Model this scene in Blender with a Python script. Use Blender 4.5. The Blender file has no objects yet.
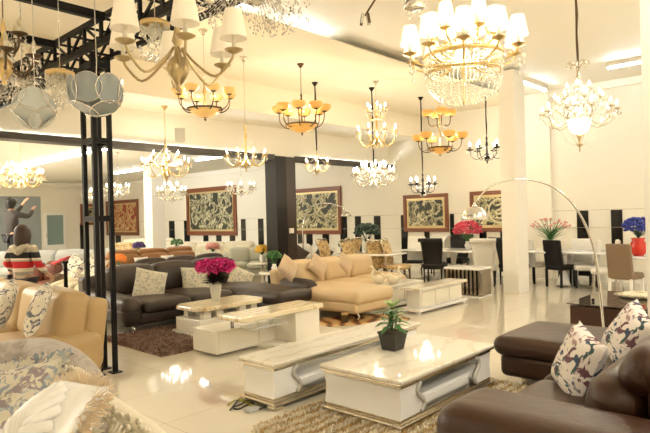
import bpy, random
from math import *
from mathutils import Vector, Matrix, Euler
random.seed(7)
SC = bpy.context.scene; COL = SC.collection
PI = pi
# ---------------------------------------------------------------- camera numbers
TH = radians(42.6); RO = radians(1.5); FPX = 560.0; EYE = 1.62
FW = (-sin(TH), cos(TH)); RT = (cos(TH), sin(TH))
def ray(px, py):
    u = (px-325)/FPX; v = (216.5-py)/FPX
    a = u*cos(RO)+v*sin(RO); b = -u*sin(RO)+v*cos(RO)
    return (FW[0]+a*RT[0], FW[1]+a*RT[1], b)
def PD(px, py, k):
    d = ray(px, py); return Vector((d[0]*k, d[1]*k, EYE+d[2]*k))
def PZ(px, py, z=0.0):
    d = ray(px, py); return PD(px, py, (z-EYE)/d[2])
def PXp(px, py, x):
    d = ray(px, py); return PD(px, py, x/d[0])
def PYp(px, py, y):
    d = ray(px, py); return PD(px, py, y/d[1])
# ---------------------------------------------------------------- mesh builder
def cat(pts, n=5):
    """smooth a polyline (Catmull-Rom)"""
    P = [Vector(p) for p in pts]
    if len(P) < 3: return P
    Q = [P[0]*2-P[1]]+P+[P[-1]*2-P[-2]]; out = []
    for i in range(1, len(Q)-2):
        a, b, c, d = Q[i-1:i+3]
        for j in range(n):
            t = j/n
            out.append(.5*((2*b)+(c-a)*t+(2*a-5*b+4*c-d)*t*t+(3*b-a-3*c+d)*t**3))
    out.append(P[-1]); return out
class MB:
    def __init__(s): s.v = []; s.f = []; s.m = []; s.mi = 0
    def add(s, vs, fs, M=None):
        o = len(s.v)
        s.v += [tuple(M @ Vector(v)) if M is not None else tuple(v) for v in vs]
        s.f += [tuple(i+o for i in f) for f in fs]; s.m += [s.mi]*len(fs); return s
    def box(s, x0, x1, y0, y1, z0, z1, M=None):
        v = [(x, y, z) for z in (z0, z1) for y in (y0, y1) for x in (x0, x1)]
        return s.add(v, [(0,2,3,1),(4,5,7,6),(0,1,5,4),(2,6,7,3),(0,4,6,2),(1,3,7,5)], M)
    def rbox(s, x0, x1, y0, y1, z0, z1, r=.05, puff=0.0, n=8, M=None, taper=None):
        """rounded, optionally puffed box"""
        c = Vector(((x0+x1)/2, (y0+y1)/2, (z0+z1)/2)); h = Vector((abs(x1-x0)/2, abs(y1-y0)/2, abs(z1-z0)/2))
        r = min(r, h.x*.98, h.y*.98, h.z*.98); vs = []; idx = {}; fs = []
        def ts(hh):
            e = r/hh if hh else 0
            L = [-1, -1+e*.3, -1+e*.7] ; L += [-1+e+(2-2*e)*i/(n-2) for i in range(n-1)]; L += [1-e*.7, 1-e*.3, 1]
            return L
        T = [ts(h.x), ts(h.y), ts(h.z)]; N = len(T[0])
        def vid(i, j, k):
            key = (i, j, k)
            if key in idx: return idx[key]
            p = Vector((T[0][i]*h.x, T[1][j]*h.y, T[2][k]*h.z))
            q = Vector([max(-(h[a]-r), min(h[a]-r, p[a])) for a in range(3)])
            d = p-q
            if d.length > 1e-9:
                m = max(abs(d.x), abs(d.y), abs(d.z)); d = d.normalized()*r*(m/r if m < r else 1); p = q+d
            if puff:
                a, b, e = p.x/h.x, p.y/h.y, p.z/h.z
                g = puff*(1-a*a)*(1-b*b)
                p.z += g*e; p.y += puff*.6*(1-a*a)*(1-e*e)*b; p.x += puff*.6*(1-b*b)*(1-e*e)*a
            if taper: p = taper(p, h)
            idx[key] = len(vs); vs.append(p+c); return idx[key]
        R = range(N-1)
        for i in R:
            for j in R:
                fs.append((vid(i,j,0), vid(i,j+1,0), vid(i+1,j+1,0), vid(i+1,j,0)))
                fs.append((vid(i,j,N-1), vid(i+1,j,N-1), vid(i+1,j+1,N-1), vid(i,j+1,N-1)))
                fs.append((vid(i,0,j), vid(i+1,0,j), vid(i+1,0,j+1), vid(i,0,j+1)))
                fs.append((vid(i,N-1,j), vid(i,N-1,j+1), vid(i+1,N-1,j+1), vid(i+1,N-1,j)))
                fs.append((vid(0,i,j), vid(0,i,j+1), vid(0,i+1,j+1), vid(0,i+1,j)))
                fs.append((vid(N-1,i,j), vid(N-1,i+1,j), vid(N-1,i+1,j+1), vid(N-1,i,j+1)))
        return s.add(vs, fs, M)
    def tube(s, pts, r, n=8, M=None, smooth=0, cap=True):
        P = cat(pts, smooth) if smooth else [Vector(p) for p in pts]
        rr = r if isinstance(r, (list, tuple)) else None
        vs = []; fs = []; up = None
        for i, p in enumerate(P):
            t = (P[min(i+1, len(P)-1)]-P[max(i-1, 0)]).normalized()
            if up is None: up = t.orthogonal().normalized()
            up = (up-t*up.dot(t));  up = up.normalized() if up.length > 1e-6 else t.orthogonal().normalized()
            w = t.cross(up)
            if rr:
                q = i/(len(P)-1)*(len(rr)-1); a = int(min(q, len(rr)-2)); R = rr[a]+(rr[a+1]-rr[a])*(q-a)
            else: R = r
            for j in range(n):
                g = 2*PI*j/n; vs.append(p+up*cos(g)*R+w*sin(g)*R)
        for i in range(len(P)-1):
            for j in range(n):
                k = (j+1) % n; fs.append((i*n+j, i*n+k, (i+1)*n+k, (i+1)*n+j))
        if cap: fs.append(tuple(range(n-1, -1, -1))); fs.append(tuple((len(P)-1)*n+j for j in range(n)))
        return s.add(vs, fs, M)
    def lathe(s, prof, n=16, M=None, flute=0, nf=8):
        vs = []; fs = []
        for (r, z) in prof:
            for j in range(n):
                g = 2*PI*j/n; R = r*(1+flute*cos(nf*g)); vs.append((R*cos(g), R*sin(g), z))
        for i in range(len(prof)-1):
            for j in range(n):
                k = (j+1) % n; fs.append((i*n+j, i*n+k, (i+1)*n+k, (i+1)*n+j))
        if prof[0][0] > 1e-4: fs.append(tuple(range(n-1, -1, -1)))
        if prof[-1][0] > 1e-4: fs.append(tuple((len(prof)-1)*n+j for j in range(n)))
        return s.add(vs, fs, M)
    def shell(s, prof, n=16, M=None):      # open lathe, no caps
        vs = []; fs = []
        for (r, z) in prof:
            for j in range(n):
                g = 2*PI*j/n; vs.append((r*cos(g), r*sin(g), z))
        for i in range(len(prof)-1):
            for j in range(n):
                k = (j+1) % n; fs.append((i*n+j, i*n+k, (i+1)*n+k, (i+1)*n+j))
        return s.add(vs, fs, M)
    def ball(s, c, r, n=8, sc=(1,1,1), M=None):
        m = max(3, n//2); T = Matrix.Translation(c) @ Matrix.Diagonal((*sc, 1))
        if M is not None: T = M @ T
        return s.lathe([(max(r*sin(PI*i/m), 1e-5), -r*cos(PI*i/m)) for i in range(m+1)], n, T)
    def octa(s, c, r, h=1.5):
        x, y, z = c
        return s.add([(x+r,y,z),(x,y+r,z),(x-r,y,z),(x,y-r,z),(x,y,z+r*h),(x,y,z-r*h)],
                     [(0,1,4),(1,2,4),(2,3,4),(3,0,4),(1,0,5),(2,1,5),(3,2,5),(0,3,5)])
    def prism(s, poly, z0, z1, M=None):
        n = len(poly); v = [(x, y, z0) for x, y in poly]+[(x, y, z1) for x, y in poly]
        return s.add(v, [tuple(range(n-1, -1, -1)), tuple(range(n, 2*n))]+[(i, (i+1) % n, (i+1) % n+n, i+n) for i in range(n)], M)
    def leaf(s, base, d, L, w, droop=.3, up=(0,0,1)):
        d = Vector(d).normalized(); side = d.cross(Vector(up)); side = side.normalized() if side.length > .01 else Vector((1,0,0))
        vs = []; fs = []; b = Vector(base)
        for i, (t, ww) in enumerate(((0,.15),(.25,.8),(.5,1),(.75,.7),(1,.03))):
            p = b+d*L*t-Vector((0,0,1))*droop*L*t*t
            vs += [p-side*w*ww*.5, p+Vector((0,0,-.12*w*ww)), p+side*w*ww*.5]
        for i in range(4):
            for j in range(2): a = i*3+j; fs.append((a, a+1, a+4, a+3))
        return s.add(vs, fs)
    def build(s, name, mat, parent=None, smooth=True, bev=0, loc=None, sub=0, solid=0):
        me = bpy.data.meshes.new(name); me.from_pydata(s.v, [], s.f)
        for m in (mat if isinstance(mat, (list, tuple)) else [mat]): me.materials.append(m)
        if isinstance(mat, (list, tuple)): me.polygons.foreach_set('material_index', s.m)
        me.polygons.foreach_set('use_smooth', [smooth]*len(me.polygons)); me.update()
        o = bpy.data.objects.new(name, me); COL.objects.link(o)
        if parent is not None: o.parent = parent
        if loc is not None: o.location = loc
        if solid: k = o.modifiers.new('t', 'SOLIDIFY'); k.thickness = solid; k.offset = 0
        if bev: b = o.modifiers.new('b', 'BEVEL'); b.width = bev; b.segments = 2; b.limit_method = 'ANGLE'
        if sub: k = o.modifiers.new('s', 'SUBSURF'); k.levels = k.render_levels = sub
        return o
def pillow_mesh(w, h, t, n=14, frill=0):
    """a throw pillow in the local XZ plane, thickness along Y, centred"""
    mb = MB(); vs = []; fs = []
    for sgn in (1, -1):
        for i in range(n+1):
            for j in range(n+1):
                a = -1+2*i/n; b = -1+2*j/n
                pin = 1-.05*(1-abs(a)**2)*(abs(b)**3); pin2 = 1-.05*(1-abs(b)**2)*(abs(a)**3)
                th = t*max(0, (1-a**4)*(1-b**4))**.55
                vs.append((a*w/2*pin2, sgn*th/2, b*h/2*pin))
    N = (n+1)*(n+1)
    for i in range(n):
        for j in range(n):
            q = i*(n+1)+j; fs.append((q, q+1, q+n+2, q+n+1)); q += N; fs.append((q, q+n+1, q+n+2, q+1))
    mb.add(vs, fs); return mb
# ---------------------------------------------------------------- object book-keeping
def tag(o, label, cat_, group=None, kind=None):
    o['label'] = label
    if cat_: o['category'] = cat_
    if group: o['group'] = group
    if kind: o['kind'] = kind
    return o
def thing(name, label, cat_, loc=(0,0,0), rz=0.0, group=None):
    o = bpy.data.objects.new(name, None); COL.objects.link(o); o.location = loc; o.rotation_euler = (0, 0, rz)
    o.empty_display_size = .1
    return tag(o, label, cat_, group)
def struct(o): o['kind'] = 'structure'; return o
def stuff(o): o['kind'] = 'stuff'; return o
def dup(o, parent=None, **kw):
    c = o.copy(); COL.objects.link(c)
    if parent is not None: c.parent = parent
    for ch in list(o.children): dup(ch, c)
    if 'label' in kw: c['label'] = kw['label']
    if 'loc' in kw: c.location = kw['loc']
    if 'rz' in kw: c.rotation_euler = (0, 0, kw['rz'])
    return c
# ---------------------------------------------------------------- materials
MATS = {}
class NT:
    def __init__(s, name):
        s.m = bpy.data.materials.new(name); s.m.use_nodes = True; s.t = s.m.node_tree; s.n = s.t.nodes
        s.b = s.n['Principled BSDF']; s.out = s.n['Material Output']
        s.tc = s.n.new('ShaderNodeTexCoord')
    def node(s, ty, **kw):
        x = s.n.new(ty)
        for k, v in kw.items():
            if k in x.inputs.keys(): x.inputs[k].default_value = v
            else: setattr(x, k, v)
        return x
    def link(s, a, b): s.t.links.new(a, b)
    def noise(s, scale, detail=3, src='Object', dist=0):
        n = s.node('ShaderNodeTexNoise', Scale=scale, Detail=detail, Distortion=dist); s.link(s.tc.outputs[src], n.inputs['Vector']); return n.outputs['Fac']
    def voro(s, scale, feat='F1', src='Object', out='Distance'):
        n = s.node('ShaderNodeTexVoronoi', Scale=scale); n.feature = feat; s.link(s.tc.outputs[src], n.inputs['Vector']); return n.outputs[out]
    def wave(s, scale, dist=3, src='Object', rings=False):
        n = s.node('ShaderNodeTexWave', Scale=scale, Distortion=dist, Detail=3); n.wave_type = 'RINGS' if rings else 'BANDS'
        s.link(s.tc.outputs[src], n.inputs['Vector']); return n.outputs['Fac']
    def ramp(s, fac, stops, const=False):
        r = s.n.new('ShaderNodeValToRGB'); s.link(fac, r.inputs['Fac']); e = r.color_ramp
        if const: e.interpolation = 'CONSTANT'
        while len(e.elements) < len(stops): e.elements.new(.5)
        for k, (p, c) in zip(e.elements, stops): k.position = p; k.color = (*c, 1)
        return r.outputs['Color']
    def mix(s, fac, a, b):
        x = s.n.new('ShaderNodeMix'); x.data_type = 'RGBA'
        for v, i in ((fac, 0), (a, 6), (b, 7)):
            if isinstance(v, (int, float)): x.inputs[i].default_value = v
            elif isinstance(v, tuple): x.inputs[i].default_value = (*v, 1)
            else: s.link(v, x.inputs[i])
        return x.outputs[2]
    def math(s, op, a, b=0.0):
        x = s.n.new('ShaderNodeMath'); x.operation = op
        for v, i in ((a, 0), (b, 1)):
            if isinstance(v, (int, float)): x.inputs[i].default_value = v
            else: s.link(v, x.inputs[i])
        return x.outputs[0]
    def color(s, c):
        if isinstance(c, tuple): s.b.inputs['Base Color'].default_value = (*c, 1)
        else: s.link(c, s.b.inputs['Base Color'])
    def bump(s, h, st=.3, d=.01):
        b = s.node('ShaderNodeBump', Strength=st, Distance=d); s.link(h, b.inputs['Height']); s.link(b.outputs[0], s.b.inputs['Normal'])
    def set(s, rough=.5, metal=0, **kw):
        s.b.inputs['Roughness'].default_value = rough; s.b.inputs['Metallic'].default_value = metal
        for k, v in kw.items(): s.b.inputs[k].default_value = v
        return s.m
def plain(name, c, rough=.5, metal=0, bump=None, **kw):
    n = NT(name); n.color(c)
    if bump: n.bump(n.noise(bump[0], 4), bump[1], bump[2])
    MATS[name] = n.set(rough, metal, **kw); return n.m
def emis(name, c, st):
    m = bpy.data.materials.new(name); m.use_nodes = True; n = m.node_tree.nodes; n.clear()
    e = n.new('ShaderNodeEmission'); e.inputs[0].default_value = (*c, 1); e.inputs[1].default_value = st
    o = n.new('ShaderNodeOutputMaterial'); m.node_tree.links.new(e.outputs[0], o.inputs[0]); return m
def leather(name, c, rough=.38, sp=.5):
    n = NT(name); v = n.noise(1.5, 3); n.color(n.mix(n.math('MULTIPLY', v, .5), c, tuple(q*.72 for q in c)))
    h = n.math('ADD', n.voro(140), n.math('MULTIPLY', n.noise(7, 3), 6.0)); n.bump(h, .25, .004); return n.set(rough, 0, **{'Specular IOR Level': sp})
def fabric(name, c, c2=None, sc=14, rough=.9, th=.5):
    n = NT(name)
    if c2: n.color(n.ramp(n.noise(sc, 3, dist=1.2), [(th-.04, c), (th+.04, c2)]))
    else: n.color(c)
    n.bump(n.noise(260, 2), .3, .003); return n.set(rough, **{'Sheen Weight': .2})
white_wall = plain('cream wall paint', (.84,.79,.67), .55)
ceil_m = plain('warm ceiling paint', (.88,.80,.64), .65)
ceil_w = plain('white ceiling paint', (.88,.84,.74), .6)
far_ceil = plain('pale ceiling paint', (.78,.73,.62), .65)
grey_panel = plain('blue grey glazed panel', (.30,.34,.34), .25)
col_m = plain('white column paint', (.86,.83,.76), .5)
black_gloss = plain('black lacquered panel', (.008,.007,.006), .12, 0, **{'Specular IOR Level': .3})
beam_m = plain('dark grey beam', (.05,.043,.036), .5)
steel_m = plain('black painted steel', (.006,.0055,.005), .5, 0, **{'Specular IOR Level': .2})
seam_m = plain('beige joint line', (.5,.44,.34), .6)
lacq = plain('ivory lacquer', (.87,.82,.70), .12)
lacq_w = plain('white lacquer', (.88,.87,.84), .1)
chrome = plain('brushed chrome', (.75,.72,.68), .18, 1)
champ = plain('champagne metal trim', (.72,.66,.55), .25, 1)
gold = plain('antique gold', (.72,.53,.25), .28, 1)
brass = plain('polished brass', (.52,.41,.23), .3, 1)
darkbr = plain('dark bronze', (.13,.085,.05), .35, .8)
blackp = plain('black glass', (.008,.007,.007), .1)
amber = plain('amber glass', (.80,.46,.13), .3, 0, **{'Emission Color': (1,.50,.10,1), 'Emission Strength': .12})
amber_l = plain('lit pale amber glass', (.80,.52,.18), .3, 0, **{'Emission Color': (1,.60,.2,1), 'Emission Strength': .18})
candle_m = plain('ivory candle sleeve', (.92,.86,.70), .4)
shade_m = plain('pleated ivory shade', (.86,.78,.62), .7, 0, **{'Emission Color': (1,.80,.52,1), 'Emission Strength': .12})
shade_lit = plain('lit ivory shade', (.95,.88,.7), .7, 0, **{'Emission Color': (1,.83,.52,1), 'Emission Strength': .7})
bulb_m = emis('warm bulb', (1,.86,.60), 7)
bulb_hot = emis('bright bulb', (1,.90,.70), 10)
tube_m = emis('cool tube', (.86,.94,1), 40)
panel_e = emis('warm fill panel', (1,.92,.79), 17)  # emission of the panels added overhead as fill light
def crystal_mat():
    n = NT('clear crystal'); n.color((.92,.88,.80)); n.set(.05, 0, **{'Alpha': .62, 'Coat Weight': 1.0, 'IOR': 1.9}); return n.m
crystal = crystal_mat()
def crystal_gold():
    n = NT('warm crystal'); n.color((.95,.90,.76)); n.set(.08, 0, **{'Alpha': .7, 'Coat Weight': 1.0, 'IOR': 1.8}); return n.m
crystal_g = crystal_gold()
disc_grey = plain('smoky glass disc', (.40,.45,.47), .08, 0, Alpha=.6)
disc_white = plain('frosted glass disc', (.80,.83,.80), .12, 0, Alpha=.85)
glass_m = plain('clear glass', (.80,.86,.84), .03, 0, Alpha=.3)
teal_glass = plain('teal glass pane', (.22,.30,.28), .1)
lea_brown = leather('chocolate leather', (.046,.019,.009), .33, .4)
lea_dark = leather('dark brown leather', (.048,.034,.027), .38, .35)
lea_beige = leather('caramel beige leather', (.52,.36,.17), .4)
lea_cream = leather('cream leather', (.70,.53,.31), .42)
lea_tan = leather('tan leather', (.36,.17,.055), .42)
lea_white = leather('white leather', (.82,.79,.72), .4)
lea_black = leather('black leather', (.010,.009,.009), .4, .25)
lea_taupe = leather('taupe leather', (.20,.13,.075), .4)
fab_gold = fabric('beige woven pillow', (.70,.55,.38), (.60,.45,.29), 60)
fab_cream = fabric('cream sofa fabric', (.72,.65,.47), (.62,.55,.40), 8)
fab_grey = fabric('grey sofa fabric', (.34,.34,.31))
fab_mauve = fabric('mauve grey damask', (.36,.31,.27), (.44,.39,.34), 12, .6)
fab_geo = fabric('ivory scroll pillow', (.68,.64,.52), (.38,.40,.34), 22, .9, .56)
fab_dark = fabric('dark brown pillow fabric', (.06,.045,.035))
fab_red = fabric('red throw', (.38,.03,.035))
fab_damask = fabric('gold damask upholstery', (.68,.50,.25), (.36,.23,.09), 16)
carved = plain('carved ivory wood', (.76,.70,.56), .35, bump=(60,.3,.01))
wood_red = plain('reddish brown wood', (.14,.04,.02), .3)
wood_dark = plain('dark table wood', (.06,.028,.016), .35, 0, **{'Specular IOR Level': .3})
def floral(name, base, cols, sc=9):
    n = NT(name)
    blob = n.noise(sc, 3, dist=1.5); pick = n.voro(sc*.9, out='Color')
    sep = n.n.new('ShaderNodeSeparateColor'); n.link(pick, sep.inputs[0])
    pal = n.ramp(sep.outputs[0], [(i/len(cols), c) for i, c in enumerate(cols)], True)
    m = n.ramp(blob, [(.495, (0,0,0)), (.55, (1,1,1))])
    n.color(n.mix(m, base, pal)); n.bump(n.noise(200, 2), .2, .003); return n.set(.85)
floral_blue = floral('navy floral fabric', (.74,.68,.62), [(.035,.06,.11),(.14,.06,.08),(.08,.12,.18),(.34,.22,.22),(.04,.08,.08)], 12)
floral_grey = floral('grey floral fabric', (.78,.72,.60), [(.14,.15,.19),(.30,.27,.26),(.10,.11,.14)], 13)
floral_pale = floral('pale blue floral fabric', (.68,.63,.50), [(.30,.34,.40),(.36,.29,.31),(.42,.46,.48),(.30,.25,.26)], 16)
def satin():
    n = NT('pearl satin'); n.color((.84,.82,.77)); n.set(.25, 0, **{'Sheen Weight': .5}); return n.m
satin_m = satin()
fur_m = plain('peach feather fringe', (.82,.67,.47), .95)
def marble(name, base, vein, sc=2.2):
    n = NT(name); w = n.wave(sc, 9); v = n.noise(5, 6, dist=2)
    f = n.ramp(n.math('MULTIPLY', w, v), [(.0, base), (.36, base), (.50, vein), (.62, base)])
    n.color(f); return n.set(.06)
marble_w = marble('polished cream marble', (.82,.77,.66), (.70,.63,.50), 1.2)
marble_y = marble('polished honey marble', (.84,.74,.52), (.62,.46,.25))
def floor_mat():
    n = NT('polished cream floor tiles')
    br = n.node('ShaderNodeTexBrick'); br.offset = 0
    mp = n.node('ShaderNodeMapping'); n.link(n.tc.outputs['Object'], mp.inputs[0]); n.link(mp.outputs[0], br.inputs['Vector'])
    br.inputs['Scale'].default_value = 1; br.inputs['Brick Width'].default_value = .8; br.inputs['Row Height'].default_value = .8
    br.inputs['Mortar Size'].default_value = .003; br.inputs['Mortar Smooth'].default_value = 0
    br.inputs['Color1'].default_value = (.79,.73,.60,1); br.inputs['Color2'].default_value = (.81,.75,.62,1); br.inputs['Mortar'].default_value = (.52,.44,.32,1)
    n.link(n.mix(n.math('MULTIPLY', n.noise(1.6, 5, dist=1), .22), br.outputs['Color'], (.68,.61,.48)), n.b.inputs['Base Color'])
    return n.set(.07, 0, **{'Coat Weight': .4, 'Coat Roughness': .03})
floor_m = floor_mat()
def lacquer_paint(name, bg, fg, hi, sc=7):
    n = NT(name); a = n.noise(sc, 6, dist=2.5); b = n.voro(sc*2.2)
    f = n.math('ADD', a, n.math('MULTIPLY', b, -.25))
    n.color(n.ramp(f, [(.30, bg), (.36, fg), (.40, hi), (.43, bg), (.50, fg), (.55, bg)])); n.bump(f, .6, .03); return n.set(.35)
pic_green = lacquer_paint('gold landscape relief', (.02,.025,.015), (.40,.36,.20), (.75,.70,.50), 1.5)
pic_gold = lacquer_paint('gold and olive relief', (.03,.03,.016), (.48,.42,.20), (.75,.69,.46), 1.9)
pic_red = lacquer_paint('red and gold relief', (.30,.03,.02), (.62,.46,.18), (.75,.64,.36), 1.7)
frame_m = plain('mahogany picture frame', (.20,.06,.022), .3)
mat_gold = plain('gilt slip', (.62,.50,.26), .35, .6)
mat_white = plain('ivory picture mount', (.72,.64,.44), .6)
leafg = plain('green leaves', (.045,.16,.035), .45)
leafl = plain('young pale green leaves', (.42,.55,.22), .45)
leafd = plain('dark blue green leaves', (.03,.06,.045), .6)
pink_m = plain('magenta petals', (.78,.04,.30), .7)
rose_m = plain('deep pink petals', (.62,.06,.11), .7)
blue_m = plain('blue petals', (.03,.045,.30), .7)
purple_m = plain('purple petals', (.07,.04,.16), .7)
yellow_m = plain('yellow petals', (.80,.48,.06), .7)
orange_m = plain('orange petals', (.90,.28,.05), .7)
palepink = plain('pale pink petals', (.72,.35,.30), .7)
stone = plain('dark stone planter', (.035,.033,.028), .6, bump=(40,.5,.01))
soil = plain('brown soil', (.12,.07,.04), .95)
red_gl = plain('red glazed vase', (.55,.03,.015), .12)
skin = plain('skin', (.55,.33,.22), .55)
hair_m = plain('dark hair', (.035,.016,.010), .42, bump=(90,.5,.01))
hair_k = plain('black hair', (.012,.010,.010), .45)
cloth_dk = plain('dark grey shirt', (.045,.04,.04), .85)
cloth_nv = plain('dark trousers', (.03,.03,.04), .85)
tag_m = plain('paper tag', (.93,.90,.82), .7)
rub_y = plain('yellow green wire', (.45,.42,.04), .5)
rub_k = plain('black cable', (.015,.015,.015), .5)
def agate():
    n = NT('agate patterned hide'); n.color(n.ramp(n.wave(1.2, 8), [(.1,(.14,.05,.02)), (.45,(.50,.20,.05)), (.8,(.65,.45,.20))])); return n.set(.5)
agate_m = agate()
def rugmat(name, c1, c2, sc):
    n = NT(name); n.color(n.ramp(n.wave(sc, 6), [(.55, c1), (.85, c2)])); return n.set(.95)
rug_brown = fabric('brown shag pile', (.20,.11,.075), (.34,.23,.17), 9)
rug_cream = rugmat('cream and gold shag pile', (.80,.72,.55), (.55,.38,.17), 3.0)
def stripes():
    n = NT('striped knit'); sx = n.n.new('ShaderNodeSeparateXYZ'); n.link(n.tc.outputs['Object'], sx.inputs[0])
    cr = (.74,.67,.54); gy = (.42,.38,.31); bk = (.02,.02,.025); rd = (.55,.02,.03)
    f = n.math('DIVIDE', sx.outputs[2], 1.6)
    n.color(n.ramp(f, [(0,cr),(.57,gy),(.60,cr),(.632,rd),(.688,gy),(.70,cr),(.716,bk),(.768,gy),(.81,cr)], True)); n.bump(n.noise(120,2), .3, .004); return n.set(.9)
knit = stripes()
# ================================================================= THE ROOM
YW = 13.5; XL = -27.5; XB = -9.8; HM = 4.35; HF = 3.55; XR = 4.0; YB = -5.0
def S(name, b, mat, bev=0, **k): return struct(MB().box(*b).build(name, mat, None, False, bev))
S('floor', (XL, XR, YB, YW, -.1, 0), floor_m)
S('wall_far', (XL-.2, XR, YW, YW+.2, -.1, 4.7), white_wall)
S('wall_left', (XL-.2, XL, YB, YW, -.1, 4.0), white_wall)
S('wall_right', (XR, XR+.2, YB, YW+.2, -.1, 4.7), white_wall)
S('wall_back', (XL-.2, XR+.2, YB-.2, YB, -.1, 4.7), white_wall)
S('ceiling', (-6.1, XR, YB, YW, 4.46, 4.6), ceil_w)
S('trim_40', (-5.7, XR, YW-.1, YW, 4.3, 4.46), ceil_w)
S('ceiling_middle', (-8.6, -6.1, YB, YW, HM-.02, 4.6), ceil_m)
S('ceiling_ledge', (-6.1, -5.7, YB, YW, HM-.02, HM), ceil_m)
S('ceiling_soffit', (-9.8, -8.6, YB, YW, 3.75, 4.6), ceil_m)
S('ceiling_side', (XL, -9.95, YB, YW, HF, 3.75), far_ceil)
S('wall_header', (-9.95, -9.8, YB, YW, 3.02, 4.6), white_wall)
for nm, a, b in (('beam_header', YB, 8.8), ('beam_header_2', 9.45, YW)):
    struct(MB().box(-9.95, -9.62, a, b, 2.98, 3.02).box(-9.64, -9.62, a, b, 3.02, 3.09).build(nm, beam_m, None, False))
S('trim_1', (XL, XL+.12, YB, YW, HF-.14, HF), ceil_w)
S('trim_2', (XL, -9.95, YW-.12, YW, HF-.14, HF), ceil_w)
# grey glazed panel, and the door in the left wall
S('wall_left_panel', (XL, XL+.03, 6.6, PXp(41, 230, XL).y, 0, 2.9), grey_panel)
d = thing('door_1', 'white framed door with a teal grey glass pane', 'door', (XL, PXp(55, 230, XL).y, 0)); struct(d)
fr = MB()
for a in ((-.48, -.38), (.38, .48)): fr.box(0, .07, *a, 0, 2.12)
fr.box(0, .07, -.38, .38, 2.02, 2.12); fr.box(0, .07, -.38, .38, 0, .62)
fr.build('door_frame', col_m, d, False); MB().box(.01, .03, -.38, .38, .62, 2.02).build('glass_pane', teal_glass, d, False)
MB().tube([(.07, -.43, 1.0), (.12, -.43, 1.0), (.12, -.43, 1.15)], .012).build('door_handle', chrome, d)
# black panels of the dado and its joint lines
SX = [(-22.536,.42),(-21.326,.40),(-19.9,.33),(-19.0,.33),(-18.1,.33),(-17.36,.26),(-16.339,.29),(-15.0,.28),(-14.2,.28),(-13.77,.28),(-13.0,.28),(-12.19,.28),(-11.55,.23),(-10.777,.24),(-9.753,.22),(-8.942,.17),(-8.086,.12),(-7.2,.2),(-6.6,.2),(-5.856,.12),(-4.649,.25),(-3.894,.23),(-2.9,.25),(-2.1,.25)]
seen = 1
for k, (x, w) in enumerate(SX):
    x *= YW/14
    o = S('trim_%d' % (k+3), (x, x+w, YW-.02, YW, .1, 1.6), black_gloss)
S('baseboard_far', (XL, XR, YW-.025, YW, 0, .1), col_m)
S('trim_30', (XL, XR, YW-.008, YW, 1.605, 1.615), seam_m)
S('trim_31', (XL, XR, YW-.022, YW, 1.21, 1.216), seam_m)
S('trim_32', (XL, XL+.02, PXp(80, 235, XL).y, PXp(85, 235, XL).y, .1, 1.6), black_gloss); S('trim_33', (PYp(116, 240, YW).x, PYp(121, 240, YW).x, YW-.02, YW, .1, 1.0), black_gloss)
# pilaster on the far wall and the free-standing white columns
S('wall_pilaster', (-5.9, -5.02, YW-.12, YW, 0, 4.42), white_wall)
S('column_1', (-4.98, -4.66, 10.63, 11.13, 0, 4.42), col_m, .004)
a = PD(646.3, 260, 5.6)
S('column_2', (a.x, a.x+.55, a.y-.0, a.y+.45, 0, 4.42), col_m, .004)
a = PD(145, 240, 17); S('column_3', (a.x, a.x+.45, a.y, a.y+.45, 0, HF), col_m)
a = PD(196-3, 240, 17.6)
# black lacquered pillar at the header line
p = thing('column_4', 'black lacquered pillar between the two halls', 'pillar', (0, 0, 0)); struct(p)
MB().box(-9.98, -9.6, 8.80, 9.13, 0, 3.06).build('pillar_front', plain('satin black laminate', (.012,.010,.009), .35, 0, **{'Specular IOR Level': .3}), p, False)
MB().box(-9.98, -9.63, 9.13, 9.46, 0, 3.06).build('pillar_side', plain('dark brown laminate', (.035,.023,.016), .35), p, False)
q = PXp(286, 231, -9.6); MB().box(-9.63, -9.585, 9.20, 9.32, q.z-.06, q.z+.06).build('light_switch', col_m, p, False)
# ---- steel lattice tower and truss frame
t = thing('lattice_tower', 'black steel lattice tower of four square posts beside the caramel sofa', 'tower', (-5.90, 2.80, 0))
for sx in (-.12, .12):
    for sy in (-.085, .085):
        q = MB().box(sx-.022, sx+.022, sy-.022, sy+.022, .012, 3.4).build('post', steel_m, t, False)
        MB().box(sx-.055, sx+.055, sy-.055, sy+.055, 0, .012).build('foot_plate', steel_m, q, False)
for z in (1.66, 2.49, 3.30):
    m = MB()
    for s in (-.085, .085): m.box(-.098, .098, s-.02, s+.02, z-.03, z+.03)
    for s in (-.12, .12): m.box(s-.018, s+.018, -.063, .063, z-.03, z+.03)
    m.build('cross_brace', steel_m, t, False)
t = thing('ceiling_truss', 'black steel box truss running overhead across the tower top', 'truss', (0, 2.81, 3.4))
for sy in (-.15, .15):
    for z in (.03, .28): MB().box(-10.2, -2.6, sy-.024, sy+.024, z-.024, z+.024).build('chord', steel_m, t, False)
x = -10.0; k = 0
while x < -2.8:
    m = MB()
    for sy in (-.15, .15):
        m.tube([(x, sy, .03), (x+.38, sy, .28)], .016, 4, cap=True) if k % 2 == 0 else m.tube([(x, sy, .28), (x+.38, sy, .03)], .016, 4)
        m.box(x-.016, x+.016, sy-.016, sy+.016, .05, .26)
    m.tube([(x, -.15, .28), (x, .15, .28)], .016, 4); m.tube([(x, -.15, .03), (x, .15, .03)], .016, 4)
    m.build('lacing', steel_m, t, False); x += .38; k += 1
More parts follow.
